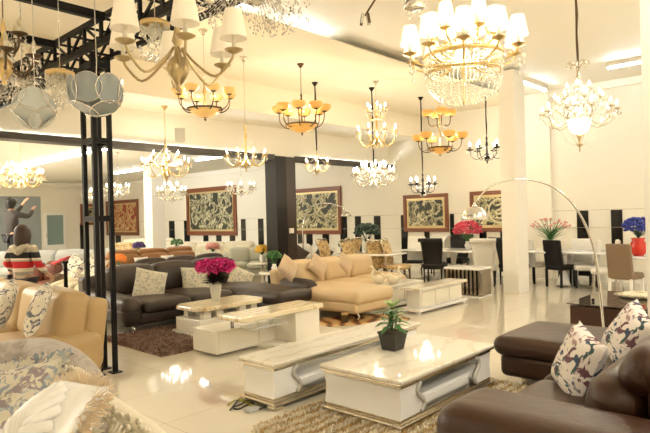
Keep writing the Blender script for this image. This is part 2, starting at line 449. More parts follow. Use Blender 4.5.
for nm, x in (('steel_beam', -5.3), ('steel_beam', -6.5)):
    b = MB()
    b.box(x-.035, x+.035, -4.9, 2.62, 3.6, 3.68).build(nm, steel_m, None, False, .004)
    o = bpy.context.scene.collection.objects[-1]
    tag(o, 'black overhead beam meeting the truss %s' % ('above the brass shaded chandelier' if x > -6 else 'above the hanging glass disc globes'), 'beam')
# ---- pictures
def picture(label, x0, x1, z0, z1, art, wall='far', fw=.11, mount=True, group=None):
    o = thing('framed_picture', label, 'picture', ((x0+x1)/2, YW, (z0+z1)/2) if wall == 'far' else (XL, (x0+x1)/2, (z0+z1)/2), 0 if wall == 'far' else -PI/2*-1)
    w, h = (x1-x0)/2, (z1-z0)/2; m = MB()
    m.box(-w, w, -.07, 0, h-fw, h).box(-w, w, -.07, 0, -h, -h+fw).box(-w, -w+fw, -.07, 0, -h+fw, h-fw).box(w-fw, w, -.07, 0, -h+fw, h-fw)
    m.build('picture_frame', frame_m, o, False, .015)
    MB().box(-w+fw, w-fw, -.03, 0, -h+fw, h-fw).build('mount', mat_gold, o, False)
    i = fw+.07; MB().box(-w+i, w-i, -.04, -.03, -h+i, h-i).build('artwork', art, o, False)
    return o, w, h
g = YW/14
picture('wide gold landscape relief in a mahogany frame, left of the black pillar', -21.05*g, -17.6*g, .98, 2.92, pic_green, fw=.17)
picture('wide gold foliage relief in a mahogany frame, right of the black pillar', -15.6*g, -12.1*g, 1.04, 2.58, pic_gold, fw=.13)
picture('small square green relief picture behind the black dining chairs', -9.63*g, -8.12*g, 1.12, 2.17, pic_green, fw=.1)
o, w, h = picture('relief picture with a round medallion behind the steel lamp dome', -7.44*g, -5.98*g, 1.12, 2.17, pic_gold, fw=.1)
m = MB(); m.tube([(.12+.3*cos(2*PI*i/24), -.05, -.0+.3*sin(2*PI*i/24)) for i in range(25)], .022, 6)
m.tube([(.02,-.05,.14),(.2,-.05,.17),(.14,-.05,.05),(.0,-.05,-.02),(.12,-.05,-.08),(.24,-.05,-.02),(.18,-.05,-.18),(.02,-.05,-.16)], .025, 6, smooth=4)
m.build('medallion', plain('pale gold leaf', (.72,.66,.45), .4), o)
picture('red and gold relief picture in a dark frame seen through the tower', PYp(107, 215, YW).x, PYp(139, 215, YW).x, .95, 2.68, pic_red, fw=.16)
a = PXp(81, 224, XL); b = PXp(96, 204, XL)
picture('narrow gold relief picture on the left wall behind the tower posts', PXp(80,215,XL).y, PXp(97,215,XL).y, PXp(90,225,XL).z, PXp(90,204,XL).z, pic_gold, 'left', .12)
# ================================================================= SOFAS
def legs_chrome(root, pts, h=.12, mat=chrome, r=.018):
    for x, y in pts:
        m = MB(); m.tube([(x, y, h), (x*1.0+.03, y-.03, h*.45), (x, y, .0)], r, 6, smooth=3); m.lathe([(r*1.5, 0), (r*1.5, .008)], 8, Matrix.Translation((x, y, 0)))
        m.build('leg', mat, root)
def sofa(label, loc, rz, W, D=.95, Hb=.85, n=3, mat=None, matc=None, arms=(.24,.24), armh=.6, lg=.12, head=True, chaise=0, chL=0, cat_='sofa', seat_h=.44, bt=.26, bh=.2, wide=False, group=None, match=None, slim=False):
    """local: width along X, faces -Y, back at +Y (y=0 is the back)"""
    o = thing('sofa', label, cat_, loc, rz, group); matc = matc or mat
    x0 = -W/2+arms[0]; x1 = W/2-arms[1]; sw = (x1-x0)/n
    MB().rbox(-W/2+.04, W/2-.04, -D+.08, -.06, lg, seat_h-.14, .05, 0, 6).build('base', mat, o)
    for i in range(n):
        a, b = x0+i*sw, x0+(i+1)*sw; ch = chaise and ((chaise > 0 and i == n-1) or (chaise < 0 and i == 0))
        if ch:
            bb = b+(arms[1] if chaise > 0 else 0); aa = a-(arms[0] if chaise < 0 else 0)
            MB().rbox(aa+.02, bb-.02, -D-chL+.05, -D+.1, lg, seat_h-.14, .06, 0, 6).build('chaise_base', mat, o)
            MB().rbox(aa+.005, bb-.005, -D-chL, -bt*.7, seat_h-.18, seat_h+.03, .09, .03, 10).build('chaise_cushion', matc, o)
            legs_chrome(o, [(aa+.15, -D-chL+.15), (bb-.15, -D-chL+.15)], lg)
        else:
            MB().rbox(a+.004, b-.004, -D+.01, -bt*.7, seat_h-.16, seat_h+.01, .08, .03, 10).build('seat_cushion', matc, o)
        if wide: bw = (W-.10)/n; a = -W/2+.05+i*bw; b = a+bw
        c = MB().rbox(a+.006, b-.006, -bt*.55, bt*.35, -bh, bh, .09, .04, 10, Matrix.Translation((0, -bt*.75, seat_h+bh-.03)) @ Matrix.Rotation(-.16, 4, 'X'))
        c.build('back_cushion', matc, o)
        if head:
            MB().rbox(a+.01, b-.01, -.10, .10, -.11, .11, .09, .02, 8, Matrix.Translation((0, -bt*.42, Hb-.09)) @ Matrix.Rotation(-.22, 4, 'X')).build('headrest', matc, o)
    MB().rbox(-W/2+.03, W/2-.03, -bt*.6, 0, lg, Hb-.10, .07, 0, 6, taper=lambda p, h: Vector((p.x, p.y+(.05*(p.z/h.z)), p.z))).build('back', mat, o)
    for s, aw in ((-1, arms[0]), (1, arms[1])):
        if aw > .02 and not (chaise == s and chL > 0 and False):
            xx = sorted((s*W/2, s*(W/2-aw)))
            MB().rbox(xx[0], xx[1], -D+.02, -.02, lg+.0, armh, aw*.42, .02, 10, taper=lambda p, h, s=s: Vector((p.x+s*.0, p.y, p.z-.05*(1-(p.y/h.y))*.5*(1 if p.z > 0 else 0)))).build('armrest', mat, o)
    legs_chrome(o, [(-W/2+.16, -D+.14), (W/2-.16, -D+.14), (-W/2+.16, -.14), (W/2-.16, -.14)], lg)
    return o
def pillow(label, loc, w, t, mat, rx, rz, spin=PI/4*0, group=None, name='throw_pillow', h=None):
    o = pillow_mesh(w, h or w, t).build(name, mat, None)
    o.location = loc; o.rotation_mode = 'QUATERNION'
    o.rotation_quaternion = (Matrix.Rotation(rz, 4, 'Z') @ Matrix.Rotation(rx, 4, 'X') @ Matrix.Rotation(spin, 4, 'Y')).to_quaternion()
    return tag(o, label, 'pillow', group)
# D: dark brown L-shaped sofa facing +X
sofa('dark brown leather corner sofa behind the two ivory tables', (-8.95, 5.22, 0), PI/2, 2.75, 1.6, .86, 3, lea_dark, None, (.3, .02), .58, chaise=1, chL=1.05, bt=.42, head=False, bh=.235)
for (px, py, k, lab, sp, sc) in ((150, 285, 8.8, 'ivory scroll pillow nearest the left arm of the dark sofa', .12, .5), (196, 281, 9.6, 'ivory scroll pillow left of the magenta flowers on the dark sofa', -.1, .5),
                       (240, 280, 10.2, 'ivory scroll pillow right of the magenta flowers on the dark sofa', .35, .46)):
    c = PD(px, py, k); pillow(lab, c, sc, .15, fab_geo, -.35, PI/2-.25, sp+.15)
# E: caramel two-tone sofa
o = sofa('caramel leather corner sofa with three beige diamond pillows', (-7.35, 7.80, 0), PI/2, 2.62, 1.15, .82, 3, lea_cream, lea_cream, (.26, .2), .5, chaise=-1, chL=.85, bt=.36)
MB().rbox(-1.30, -1.06, -1.0, -.2, .2, .57, .11, .03, 8).build('contrast_armrest', lea_dark, o)['label'] = 'dark brown contrast armrest'
for px, py, k, nm in ((288, 268, 9.6, 'left'), (318, 266, 10.2, 'middle'), (345, 264, 10.9, 'right')):
    pillow('beige woven pillow on its corner, %s of the three on the caramel sofa' % nm, PD(px, py, k-.3), .36, .15, fab_gold, -.3, PI/2+.05, PI/4, 'diamond pillows on the caramel sofa')
# C: caramel leather sofa on the left facing the camera
o = sofa('caramel leather sofa at left in front of the black tower', (-7.03, 2.66, 0), 0, 3.16, .93, .95, 3, lea_beige, None, (.30, .30), .58, bt=.38, head=False, bh=.25, seat_h=.46, wide=True)
pillow('grey floral pillow on the caramel sofa, half cut by the picture edge', PD(4, 306, 5.25), .42, .15, floral_grey, -.3, -.45, .35)
pillow('grey floral pillow on the caramel sofa, right beside its arm', PD(38, 309, 5.1), .42, .15, floral_grey, -.35, -.45, .25)
# A: chocolate sectional, right foreground, faces -X
o = thing('sectional_sofa', 'large chocolate leather sectional sofa in the right foreground', 'sofa', (0, 0, 0))
MB().rbox(-1.56, -.25, 3.02, 4.98, .08, .30, .05, 0, 6).build('base', lea_brown, o)
MB().rbox(-1.61, -.2, 2.50, 3.03, .06, .63, .13, .015, 12).build('armrest', lea_brown, o)
MB().rbox(-1.47, -.3, 2.485, 2.56, .10, .50, .05, .01, 8).build('arm_panel', lea_brown, o)
MB().rbox(-2.39, -.5, 4.96, 5.92, .08, .30, .06, 0, 8).build('chaise_base', lea_brown, o)
MB().rbox(-2.45, -.9, 4.93, 5.96, .27, .455, .085, .03, 14).build('chaise_cushion', lea_brown, o)
for a, b in ((3.03, 3.98), (3.98, 4.93)):
    MB().rbox(-1.62, -.80, a+.005, b-.005, .24, .44, .09, .035, 12).build('seat_cushion', lea_brown, o)
    MB().rbox(-.14, .14, a+.01, b-.01, -.15, .15, .12, .03, 12, Matrix.Translation((-.88, 0, .60)) @ Matrix.Rotation(.22, 4, 'Y')).build('back_cushion', lea_brown, o)
    MB().rbox(-.10, .10, a+.02, b-.02, -.13, .13, .095, .02, 12, Matrix.Translation((-.74, 0, .80)) @ Matrix.Rotation(.5, 4, 'Y')).build('headrest', lea_brown, o)
MB().rbox(-.72, -.2, 3.0, 5.9, .08, .80, .12, 0, 10).build('back', lea_brown, o)
MB().rbox(-1.0, -.6, 4.95, 5.9, .42, .80, .12, .03, 10).build('back_cushion', lea_brown, o)
for x, y in ((-2.2, 5.1), (-2.2, 5.8), (-1.5, 2.7), (-.4, 2.7), (-.4, 5.7)): MB().lathe([(.03, 0), (.03, .08)], 10, Matrix.Translation((x, y, 0))).build('leg', chrome, o)
pillow('navy floral pillow leaning in the near corner of the chocolate sofa', PD(578, 363, 3.62), .44, .17, floral_blue, -.38, -PI/2+.75, .2)
pillow('navy floral pillow on the chocolate sofa, cut by the right picture edge', PD(628, 335, 4.25), .46, .17, floral_blue, -.5, -PI/2+.7, .35)
# B: carved ivory sofa, left foreground, faces +X; far arm sweeps down towards the camera
o = thing('carved_sofa', 'mauve grey damask sofa with carved ivory frame in the left foreground', 'sofa', (0, 0, 0))
def sweep(xs, zs, y0, y1, zb, n=6):
    """a plump slab in the XZ plane with a curved top line"""
    P = cat([(x, 0, z) for x, z in zip(xs, zs)], n); m = MB(); vs = []; fs = []; K = 10
    for p in P:
        for j in range(K+1):
            t = j/K; a = PI*(t); yy = (y0+y1)/2-cos(a)*(y1-y0)/2; zz = p.z-.09+.09*sin(a)
            vs.append((p.x, yy, zz))
        vs.append((p.x, y1, zb)); vs.append((p.x, y0, zb))
    W = K+3
    for i in range(len(P)-1):
        for j in range(W): a = i*W+j; b = i*W+(j+1) % W; fs.append((a, b, b+W, a+W))
    fs.append(tuple(range(W-1, -1, -1))); fs.append(tuple((len(P)-1)*W+j for j in range(W)))
    return m.add(vs, fs)
AX = [-3.97, -3.75, -3.48, -3.25, -3.08, -3.0]; AZ = [.86, .90, .90, .86, .77, .68]
sweep(AX, AZ, 1.20, 1.50, .3).build('far_arm', fab_mauve, o)
MB().rbox(-3.95, -3.6, -1.0, 1.40, .3, .90, .14, .02, 10).build('back', fab_mauve, o)
MB().rbox(-3.6, -2.75, -1.0, 1.22, .22, .46, .09, .03, 10).build('seat_cushion', fab_mauve, o)
MB().rbox(-3.9, -2.7, -1.0, 1.5, .12, .26, .04, 0, 6).build('frame_rail', carved, o)
m = MB(); spine = cat([(-3.12, 1.32, .80), (-3.02, 1.34, .755), (-2.93, 1.37, .69), (-2.86, 1.41, .63), (-2.76, 1.46, .57), (-2.64, 1.51, .51), (-2.54, 1.53, .42), (-2.50, 1.50, .16)], 6)
m.tube(spine, [.035, .045, .05, .055, .055, .055, .05, .045], 10)
m.box(-2.55, -2.45, 1.45, 1.55, 0, .18)
m.build('arm_frame', carved, o)
m = MB(); random.seed(3)
for i in range(0, 34):
    t = i/33; p = spine[int(t*(len(spine)-1))]
    for s in (-1, 0, 1):
        ang = -PI/2+s*.75+random.uniform(-.2, .2)
        q = p+Vector((random.uniform(-.02, .02), .07*sin(ang), .06*cos(ang)+.01))
        m.ball(q, .016+.008*random.random(), 8, (1.3, .6, .8))
for cx, cy, cz in ((-3.00, 1.33, .66), (-2.90, 1.35, .56), (-2.76, 1.40, .50), (-2.64, 1.44, .42)):       # acanthus scroll fans
    for k in range(9):
        a = -.4+k*.38
        m.tube([(cx, cy, cz), (cx+.04*cos(a), cy-.05, cz+.04*sin(a)), (cx+.10*cos(a+.3), cy-.02, cz+.10*sin(a+.3))], [.008, .020, .005], 6, smooth=3)
m.build('carved_acanthus', carved, o)
for x, y in ((-3.85, -.9), (-3.85, 1.35), (-2.8, -.9)): MB().lathe([(.03, 0), (.05, .06), (.035, .13)], 10, Matrix.Translation((x, y, 0))).build('leg', carved, o)
P1 = PD(-10, 424, 2.72)
o = pillow('pale blue floral pillow with ruffled edge in the left foreground', P1, .62, .18, floral_pale, -.75, .15, -.33, name='ruffled_pillow')
m = MB(); vs = []; fs = []; n = 160
for i in range(n):
    t = 4*i/n; s = int(t); q = (t-s)*2-1; w = .31; a = [(q*w, w), (w, -q*w), (-q*w, -w), (-w, q*w)][s]; L = hypot(*a)
    wv = .016*sin(i*2.1); e = .05
    vs += [(a[0]*.97, 0, a[1]*.97), (a[0]*(1+e/L*.8), wv, a[1]*(1+e/L*.8)), (a[0]*(1+e/L*1.2), -wv*1.3, a[1]*(1+e/L*1.2))]
for i in range(n):
    j = (i+1) % n
    for k in (0, 1): fs.append((i*3+k, j*3+k, j*3+k+1, i*3+k+1))
m.add(vs, fs).build('ruffle', floral_pale, o)
P2 = PD(58, 424, 2.42)
o = pillow('pearl satin shell pillow with a feather fringe in the left foreground', P2, .44, .18, satin_m, -.75, -.12, -.15, name='shell_pillow', h=.40)
m = MB()
for k in range(11):
    a = radians(-78+k*15.6)
    m.tube([(-.16*0+.0, -.075, -.17), (.10*sin(a), -.125, -.17+.16*cos(a)), (.19*sin(a), -.085, -.17+.31*cos(a))], [.012, .034, .022], 8, smooth=4)
m.build('shell_pleats', satin_m, o)
m = MB(); random.seed(5)
for i in range(1500):
    t = random.uniform(0, 2*PI); rr = random.uniform(.175, .215)
    a = (max(-1, min(1, 1.25*cos(t)))*rr, max(-1, min(1, 1.25*sin(t)))*rr*.92)
    d = (cos(t)+random.uniform(-.5, .5), random.uniform(-.6, .6), sin(t)+random.uniform(-.5, .5))
    m.leaf((a[0], random.uniform(-.03, .03), a[1]), d, random.uniform(.05, .085), .007, .1, (0, 1, 0))
m.build('feather_fringe', fur_m, o)
# ================================================================= TABLES
def molded_table(label, x0, x1, y0, y1, top=.40, cat_='coffee table', name='coffee_table'):
    cx, cy = (x0+x1)/2, (y0+y1)/2; o = thing(name, label, cat_, (cx, cy, 0)); w, l = (x1-x0)/2, (y1-y0)/2
    MB().box(-w, w, -l, l, top-.028, top).build('marble_top', marble_w, o, False, .008)
    for a, z0, z1 in ((.0, top-.045, top-.028), (.025, top-.072, top-.047)): MB().box(-w+a, w-a, -l+a, l-a, z0, z1).build('top_moulding', champ, o, False, .006)
    zt, zb = top-.072, .095
    # serpentine pedestals at both ends: S-curved in Y
    for s in (-1, 1):
        K = 12; m = MB(); pr = []
        for i in range(K+1):
            t = i/K; z = zb+(zt-zb)*t; pr.append((l-.025-.015*sin(t*PI), z))          # outer
        inn = [(l-.30-.045*sin((i/K)*2*PI)-.0, zb+(zt-zb)*i/K) for i in range(K, -1, -1)]
        poly = [(s*y, z) for y, z in pr+inn]; vs = [(-w+.035, y, z) for y, z in poly]+[(w-.035, y, z) for y, z in poly]; n = len(poly)
        m.add(vs, [tuple(range(n-1, -1, -1)), tuple(range(n, 2*n))]+[(i, (i+1) % n, (i+1) % n+n, i+n) for i in range(n)])
        m.build('pedestal', lacq_w, o, False)
        for xx in (-w+.03, w-.03):
            r = MB(); r.tube([(xx, s*y, z) for y, z in inn], .02, 6); r.build('curved_trim', plain('silver grey lacquer', (.55,.53,.48), .25), o)
    MB().box(-w+.09, w-.09, -l+.32, l-.32, zb, zt-.13).build('drawer_box', lacq_w, o, False, .004)
    MB().box(-w+.075, -w+.09, -l+.38, l-.38, zb+.02, zt-.15).build('drawer_front', lacq_w, o, False, .004)
    MB().box(w-.09, w-.075, -l+.38, l-.38, zb+.02, zt-.15).build('drawer_front', lacq_w, o, False, .004)
    MB().box(-w+.1, w-.1, -l+.32, l-.32, zt-.05, zt-.03).build('glass_shelf', glass_m, o, False)
    for a, z0, z1 in ((.03, .06, .095), (.0, .035, .06)): MB().box(-w+a, w-a, -l+a, l-a, z0, z1).build('base_moulding', champ, o, False, .006)
    for sx in (-1, 1):
        for sy in (-1, 1): MB().box(sx*w-.09*(sx > 0)-0, sx*w+.09*(sx < 0), sy*l-.11*(sy > 0), sy*l+.11*(sy < 0), 0, .035).build('foot', champ, o, False, .004)
    return o
molded_table('ivory coffee table with marble top and champagne trim holding the potted plant', -3.20, -2.38, 3.36, 4.86)
molded_table('long low ivory television bench with marble top behind the coffee table', -3.96, -3.50, 3.12, 5.35, name='television_bench', cat_='television bench')
def octa_table(label, x0, x1, y0, y1, top, name, group=None):
    cx, cy = (x0+x1)/2, (y0+y1)/2; o = thing(name, label, 'coffee table', (cx, cy, 0)); w, l = (x1-x0)/2, (y1-y0)/2; c = .12
    MB().prism([(-w+c, -l), (w-c, -l), (w, -l+c), (w, l-c), (w-c, l), (-w+c, l), (-w, l-c), (-w, -l+c)], top-.06, top).build('marble_top', marble_y, o, False, .012)
    for sx in (-1, 1):
        for y in (-l+.2, -l*.33, l*.33, l-.2): MB().box(sx*(w-.14)-.05, sx*(w-.14)+.05, y-.06, y+.06, top-.17, top-.06).build('block_support', lacq, o, False, .006)
    MB().box(-w+.04, w-.04, -l+.04, l-.04, .07, top-.17).build('drawer_box', lacq, o, False, .008)
    for sy in (-l/2, l/2): MB().box(w-.04, w-.03, sy-l*.45, sy+l*.45, .09, top-.19).build('drawer_front', lacq, o, False, .004)
    MB().box(-w, w, -l, l, .0, .07).build('plinth', lacq, o, False, .008)
    return o
octa_table('ivory coffee table with honey marble top in front of the dark sofa', -7.05, -6.38, 4.38, 5.62, .42, 'coffee_table')
o = thing('television_bench', 'ivory television bench with offset top slab on the brown shag rug edge', 'television bench', (-5.4, 4.6, 0))
MB().box(-.02, .44, -.62, .72, .44, .5).build('top_slab', marble_y, o, False, .01)
MB().box(-.28, .3, -.02, 1.25, 0, .06).build('plinth', lacq, o, False, .006)
MB().box(.0, .40, .25, .68, .06, .44).build('cabinet_block', lacq, o, False, .006)
MB().box(-.48, .0, -.66, .58, .03, .30).build('drawer_box', lacq, o, False, .006)
for y in (-.64, -.02): MB().box(.0, .012, y+.01, y+.58, .05, .28).build('drawer_front', lacq, o, False, .004)
MB().box(.05, .3, -.35, .2, .30, .33).build('glass_support', glass_m, o, False)
for i, (x, y) in enumerate(((.1, -.4), (.1, .0), (.3, -.4))): MB().lathe([(.02, .30), (.02, .44)], 10, Matrix.Translation((x-.13 if x < .2 else x-.33, y, 0))).build('metal_post', chrome, o)
def side_cab(label, x0, x1, y0, y1, top, name, cat_='coffee table', doors=2):
    o = thing(name, label, cat_, ((x0+x1)/2, (y0+y1)/2, 0)); w, l = (x1-x0)/2, (y1-y0)/2
    MB().box(-w, w, -l, l, top-.05, top).build('top', marble_w, o, False, .008)
    MB().box(-w+.06, w-.06, -l+.1, l-.1, .08, top-.05).build('cabinet_body', lacq_w, o, False, .006)
    k = (l*2-.24)/doors
    for i in range(doors): MB().box(w-.06, w-.045, -l+.12+i*k+.01, -l+.12+(i+1)*k-.01, .10, top-.08).build('drawer_front', lacq, o, False, .004)
    MB().box(-w, w, -l, l, .03, .08).build('plinth', lacq_w, o, False, .006)
    for sx in (-1, 1):
        for sy in (-1, 1): MB().box(sx*(w-.06)-.03, sx*(w-.06)+.03, sy*(l-.06)-.03, sy*(l-.06)+.03, 0, .03).build('foot', lacq_w, o, False)
    return o
side_cab('white coffee table with two swan figures behind the caramel sofa', -6.25, -5.70, 7.72, 8.85, .40, 'coffee_table')
side_cab('white television bench with small feet in front of the dining group', -5.38, -5.0, 7.63, 9.2, .42, 'television_bench', 'television bench', 3)
# ---- rugs (tufted pile)
def rug(label, x0, x1, y0, y1, mat, name='shag_rug', n=9000, L=.03, w=.008, th=.012, seed=1):
    o = thing(name, label, 'rug', ((x0+x1)/2, (y0+y1)/2, 0)); a, b = (x1-x0)/2, (y1-y0)/2
    MB().box(-a, a, -b, b, 0, th).build('backing', mat, o, False)
    random.seed(seed); vs = []; fs = []
    for i in range(n):
        x, y = random.uniform(-a, a), random.uniform(-b, b); t = random.uniform(0, 2*PI); l = L*random.uniform(.6, 1.1); dx, dy = cos(t)*w, sin(t)*w
        lx, ly = random.uniform(-.6, .6)*l, random.uniform(-.6, .6)*l; k = len(vs)
        vs += [(x-dx, y-dy, th*.8), (x+dx, y+dy, th*.8), (x+lx+dx*.5, y+ly+dy*.5, th+l), (x+lx-dx*.5, y+ly-dy*.5, th+l)]; fs.append((k, k+1, k+2, k+3))
    stuff(MB().add(vs, fs).build('pile', mat, o, True)); return o
rug('brown shag rug under the honey marble coffee table', -7.55, -5.95, 3.55, 5.3, rug_brown, n=9000, L=.035, w=.012)
rug('cream and gold shag rug under the near coffee table', -3.32, -1.7, 2.72, 4.95, rug_cream, n=26000, L=.04, w=.010, seed=2)
m = MB().prism([(-.75,-.25),(-.5,-.42),(.1,-.36),(.6,-.45),(.8,-.15),(.65,.3),(.2,.4),(-.35,.33),(-.7,.28)], 0, .012)
o = m.build('hide_rug', agate_m, None, False); o.location = (-5.55, 6.72, 0); o.rotation_euler = (0, 0, .9); tag(o, 'glossy brown and amber hide rug between caramel sofa and white bench', 'rug')
# dark low table with pebble-white fur at the right
a, b = -2.72, -1.75
o = thing('low_table', 'dark brown low table behind the chocolate sectional chaise', 'table', (-2.02, 8.0, 0))
MB().box(-.55, .55, -.62, .75, .04, .40).build('table_body', wood_dark, o, False, .006)
MB().box(-.58, .58, -.65, .78, .42, .432).build('glass_top', plain('smoked glass top', (.09,.07,.055), .04), o, False, .003)
for sx in (-.45, .45):
    for sy in (-.52, .64): MB().lathe([(.025, .40), (.025, .42)], 10, Matrix.Translation((sx, sy, 0))).build('spacer', chrome, o)
MB().ball((-.35, -.35, .452), .022, 10).build('knob', steel_m, o)
for sx in (-.5, .5):
    for sy in (-.57, .7): MB().box(sx-.03, sx+.03, sy-.03, sy+.03, 0, .04).build('foot', steel_m, o, False)
c = PZ(632, 284, .46); m = MB(); random.seed(9)
for i in range(900):
    t = random.uniform(0, 2*PI); r = random.random()**.5; x, y = .32*r*cos(t), .22*r*sin(t)
    m.leaf((x, y, .01+.05*(1-r)), (cos(t)*.6+random.uniform(-.4,.4), sin(t)*.6+random.uniform(-.4,.4), .7), random.uniform(.04, .07), .014, .5)
m.ball((0, 0, .02), .3, 14, (1, .7, .14))
o = m.build('fur_throw', plain('cream fur', (.82,.74,.56), .95), None); o.location = (-1.95, 8.28, .445); tag(o, 'fluffy cream fur piece lying on the dark low table', 'fur throw')
# ================================================================= CHANDELIERS
def arm_set(root, n, r, z, tip, kind, metal, topm, bm, r0=.03, th=.009, dip=.5, ph=0.0, ts=1.0, up=False, sh=1.0):
    m = MB(); d = -dip*r*.6
    m.tube([(r0, 0, z), (r*.32, 0, z+d*.55 if not up else z+.02), (r*.66, 0, z+d), (r*.94, 0, z+d*.45+tip*.3), (r, 0, z+tip)], th, 6, smooth=4)
    if kind in ('bowl', 'bowl_up'): m.tube([(r*.6, 0, z+d*.9), (r*.5, 0, z+d*.4), (r*.62, 0, z+d*.3), (r*.7, 0, z+d*.6)], th*.7, 5, smooth=3)
    A = m.build('arm', metal, root); zt = z+tip
    T = Matrix.Translation((r, 0, zt))
    MB().lathe([(.006, -.01*ts), (.02*ts, -.004*ts), (.045*ts, .008*ts), (.047*ts, .012*ts), (.012*ts, .010*ts)], 12, T).build('drip_cup', metal if kind != 'black' else blackp, A)
    if kind in ('candle', 'shade', 'black'):
        ch = (.05 if kind != 'shade' else .095)*ts
        MB().lathe([(.011*ts, .005), (.011*ts, ch)], 8, T).build('candle', candle_m if kind != 'black' else blackp, A)
        z0 = zt+ch
        MB().lathe([(.006*ts, 0), (.014*ts, .018*ts), (.010*ts, .035*ts), (.001, .058*ts)], 8, Matrix.Translation((r, 0, z0))).build('bulb', bm, A)
        if kind == 'shade':
            MB().shell([(.068*ts, -.01*ts), (.065*ts, -.005*ts), (.042*ts, .115*ts*sh), (.040*ts, .118*ts*sh)], 20, Matrix.Translation((r, 0, z0-.02*ts))).build('lamp_shade', topm, A, True, solid=.002)
    elif kind == 'bowl':
        MB().lathe([(.02*ts, .0), (.055*ts, .010*ts), (.078*ts, .035*ts), (.085*ts, .065*ts), (.076*ts, .085*ts), (.070*ts, .083*ts), (.05*ts, .04*ts), (.001, .02*ts)], 16, T).build('glass_bowl', topm, A)
    elif kind == 'bowl_down':
        MB().ball((r, 0, zt+.03), .03*ts, 10).build('bulb', bm, A)
    A.rotation_euler = (0, 0, ph)
    out = [A]
    for i in range(1, n):
        c = dup(A, root); c.rotation_euler = (0, 0, ph+2*PI*i/n); out.append(c)
    return out
def strand(m, a, b, sag, n, r=.007):
    a = Vector(a); b = Vector(b)
    for i in range(n+1):
        t = i/n; p = a.lerp(b, t); p.z -= sag*4*t*(1-t); m.octa(p, r, 1.2)
def hang(root, zc, z0, style, metal, mat2=None):
    """canopy at height zc (root local) and chain/sleeve/wire from it down to z0"""
    MB().lathe([(.001, 0), (.015, -.075), (.03, -.06), (.045, -.03), (.065, -.012), (.065, 0)][::1], 16, Matrix.Translation((0, 0, zc))).build('canopy', metal, root)
    L = zc-.06-z0
    if style == 'chain':
        m = MB(); n = max(3, int(L/.045)); h = L/n
        for i in range(n):
            zz = z0+(i+.5)*h; R = Matrix.Translation((0, 0, zz)) @ Matrix.Rotation(PI/2*(i % 2), 4, 'Z')
            m.tube([(.010*cos(2*PI*k/8), 0, h*.62*sin(2*PI*k/8)) for k in range(9)], .0032, 4, R, cap=False)
        m.build('chain', metal, root)
    elif style == 'sleeve': MB().tube([(.004*sin(i*1.3), .004*cos(i*1.7), z0+L*i/8) for i in range(9)], [.012, .017, .013, .018, .013], 8, smooth=2).build('chain_sleeve', mat2 or darkbr, root)
    else: MB().tube([(0, 0, z0), (0, 0, z0+L)], .004, 6).build('cord', metal, root)
def glow(root, z, r, power, col=(1,.85,.60)):
    if not power: return
    L = bpy.data.lights.new('bulb_light', 'POINT'); L.energy = power; L.color = col; L.shadow_soft_size = min(r, .09)
    o = bpy.data.objects.new('bulb_light', L); COL.objects.link(o); o.parent = root; o.location = (0, 0, z)
BODY = [(.004,-.16),(.018,-.15),(.010,-.13),(.026,-.11),(.05,-.07),(.058,-.03),(.045,.01),(.02,.03),(.014,.08),(.03,.11),(.022,.14),(.012,.19),(.02,.22),(.008,.27),(.006,.30)]
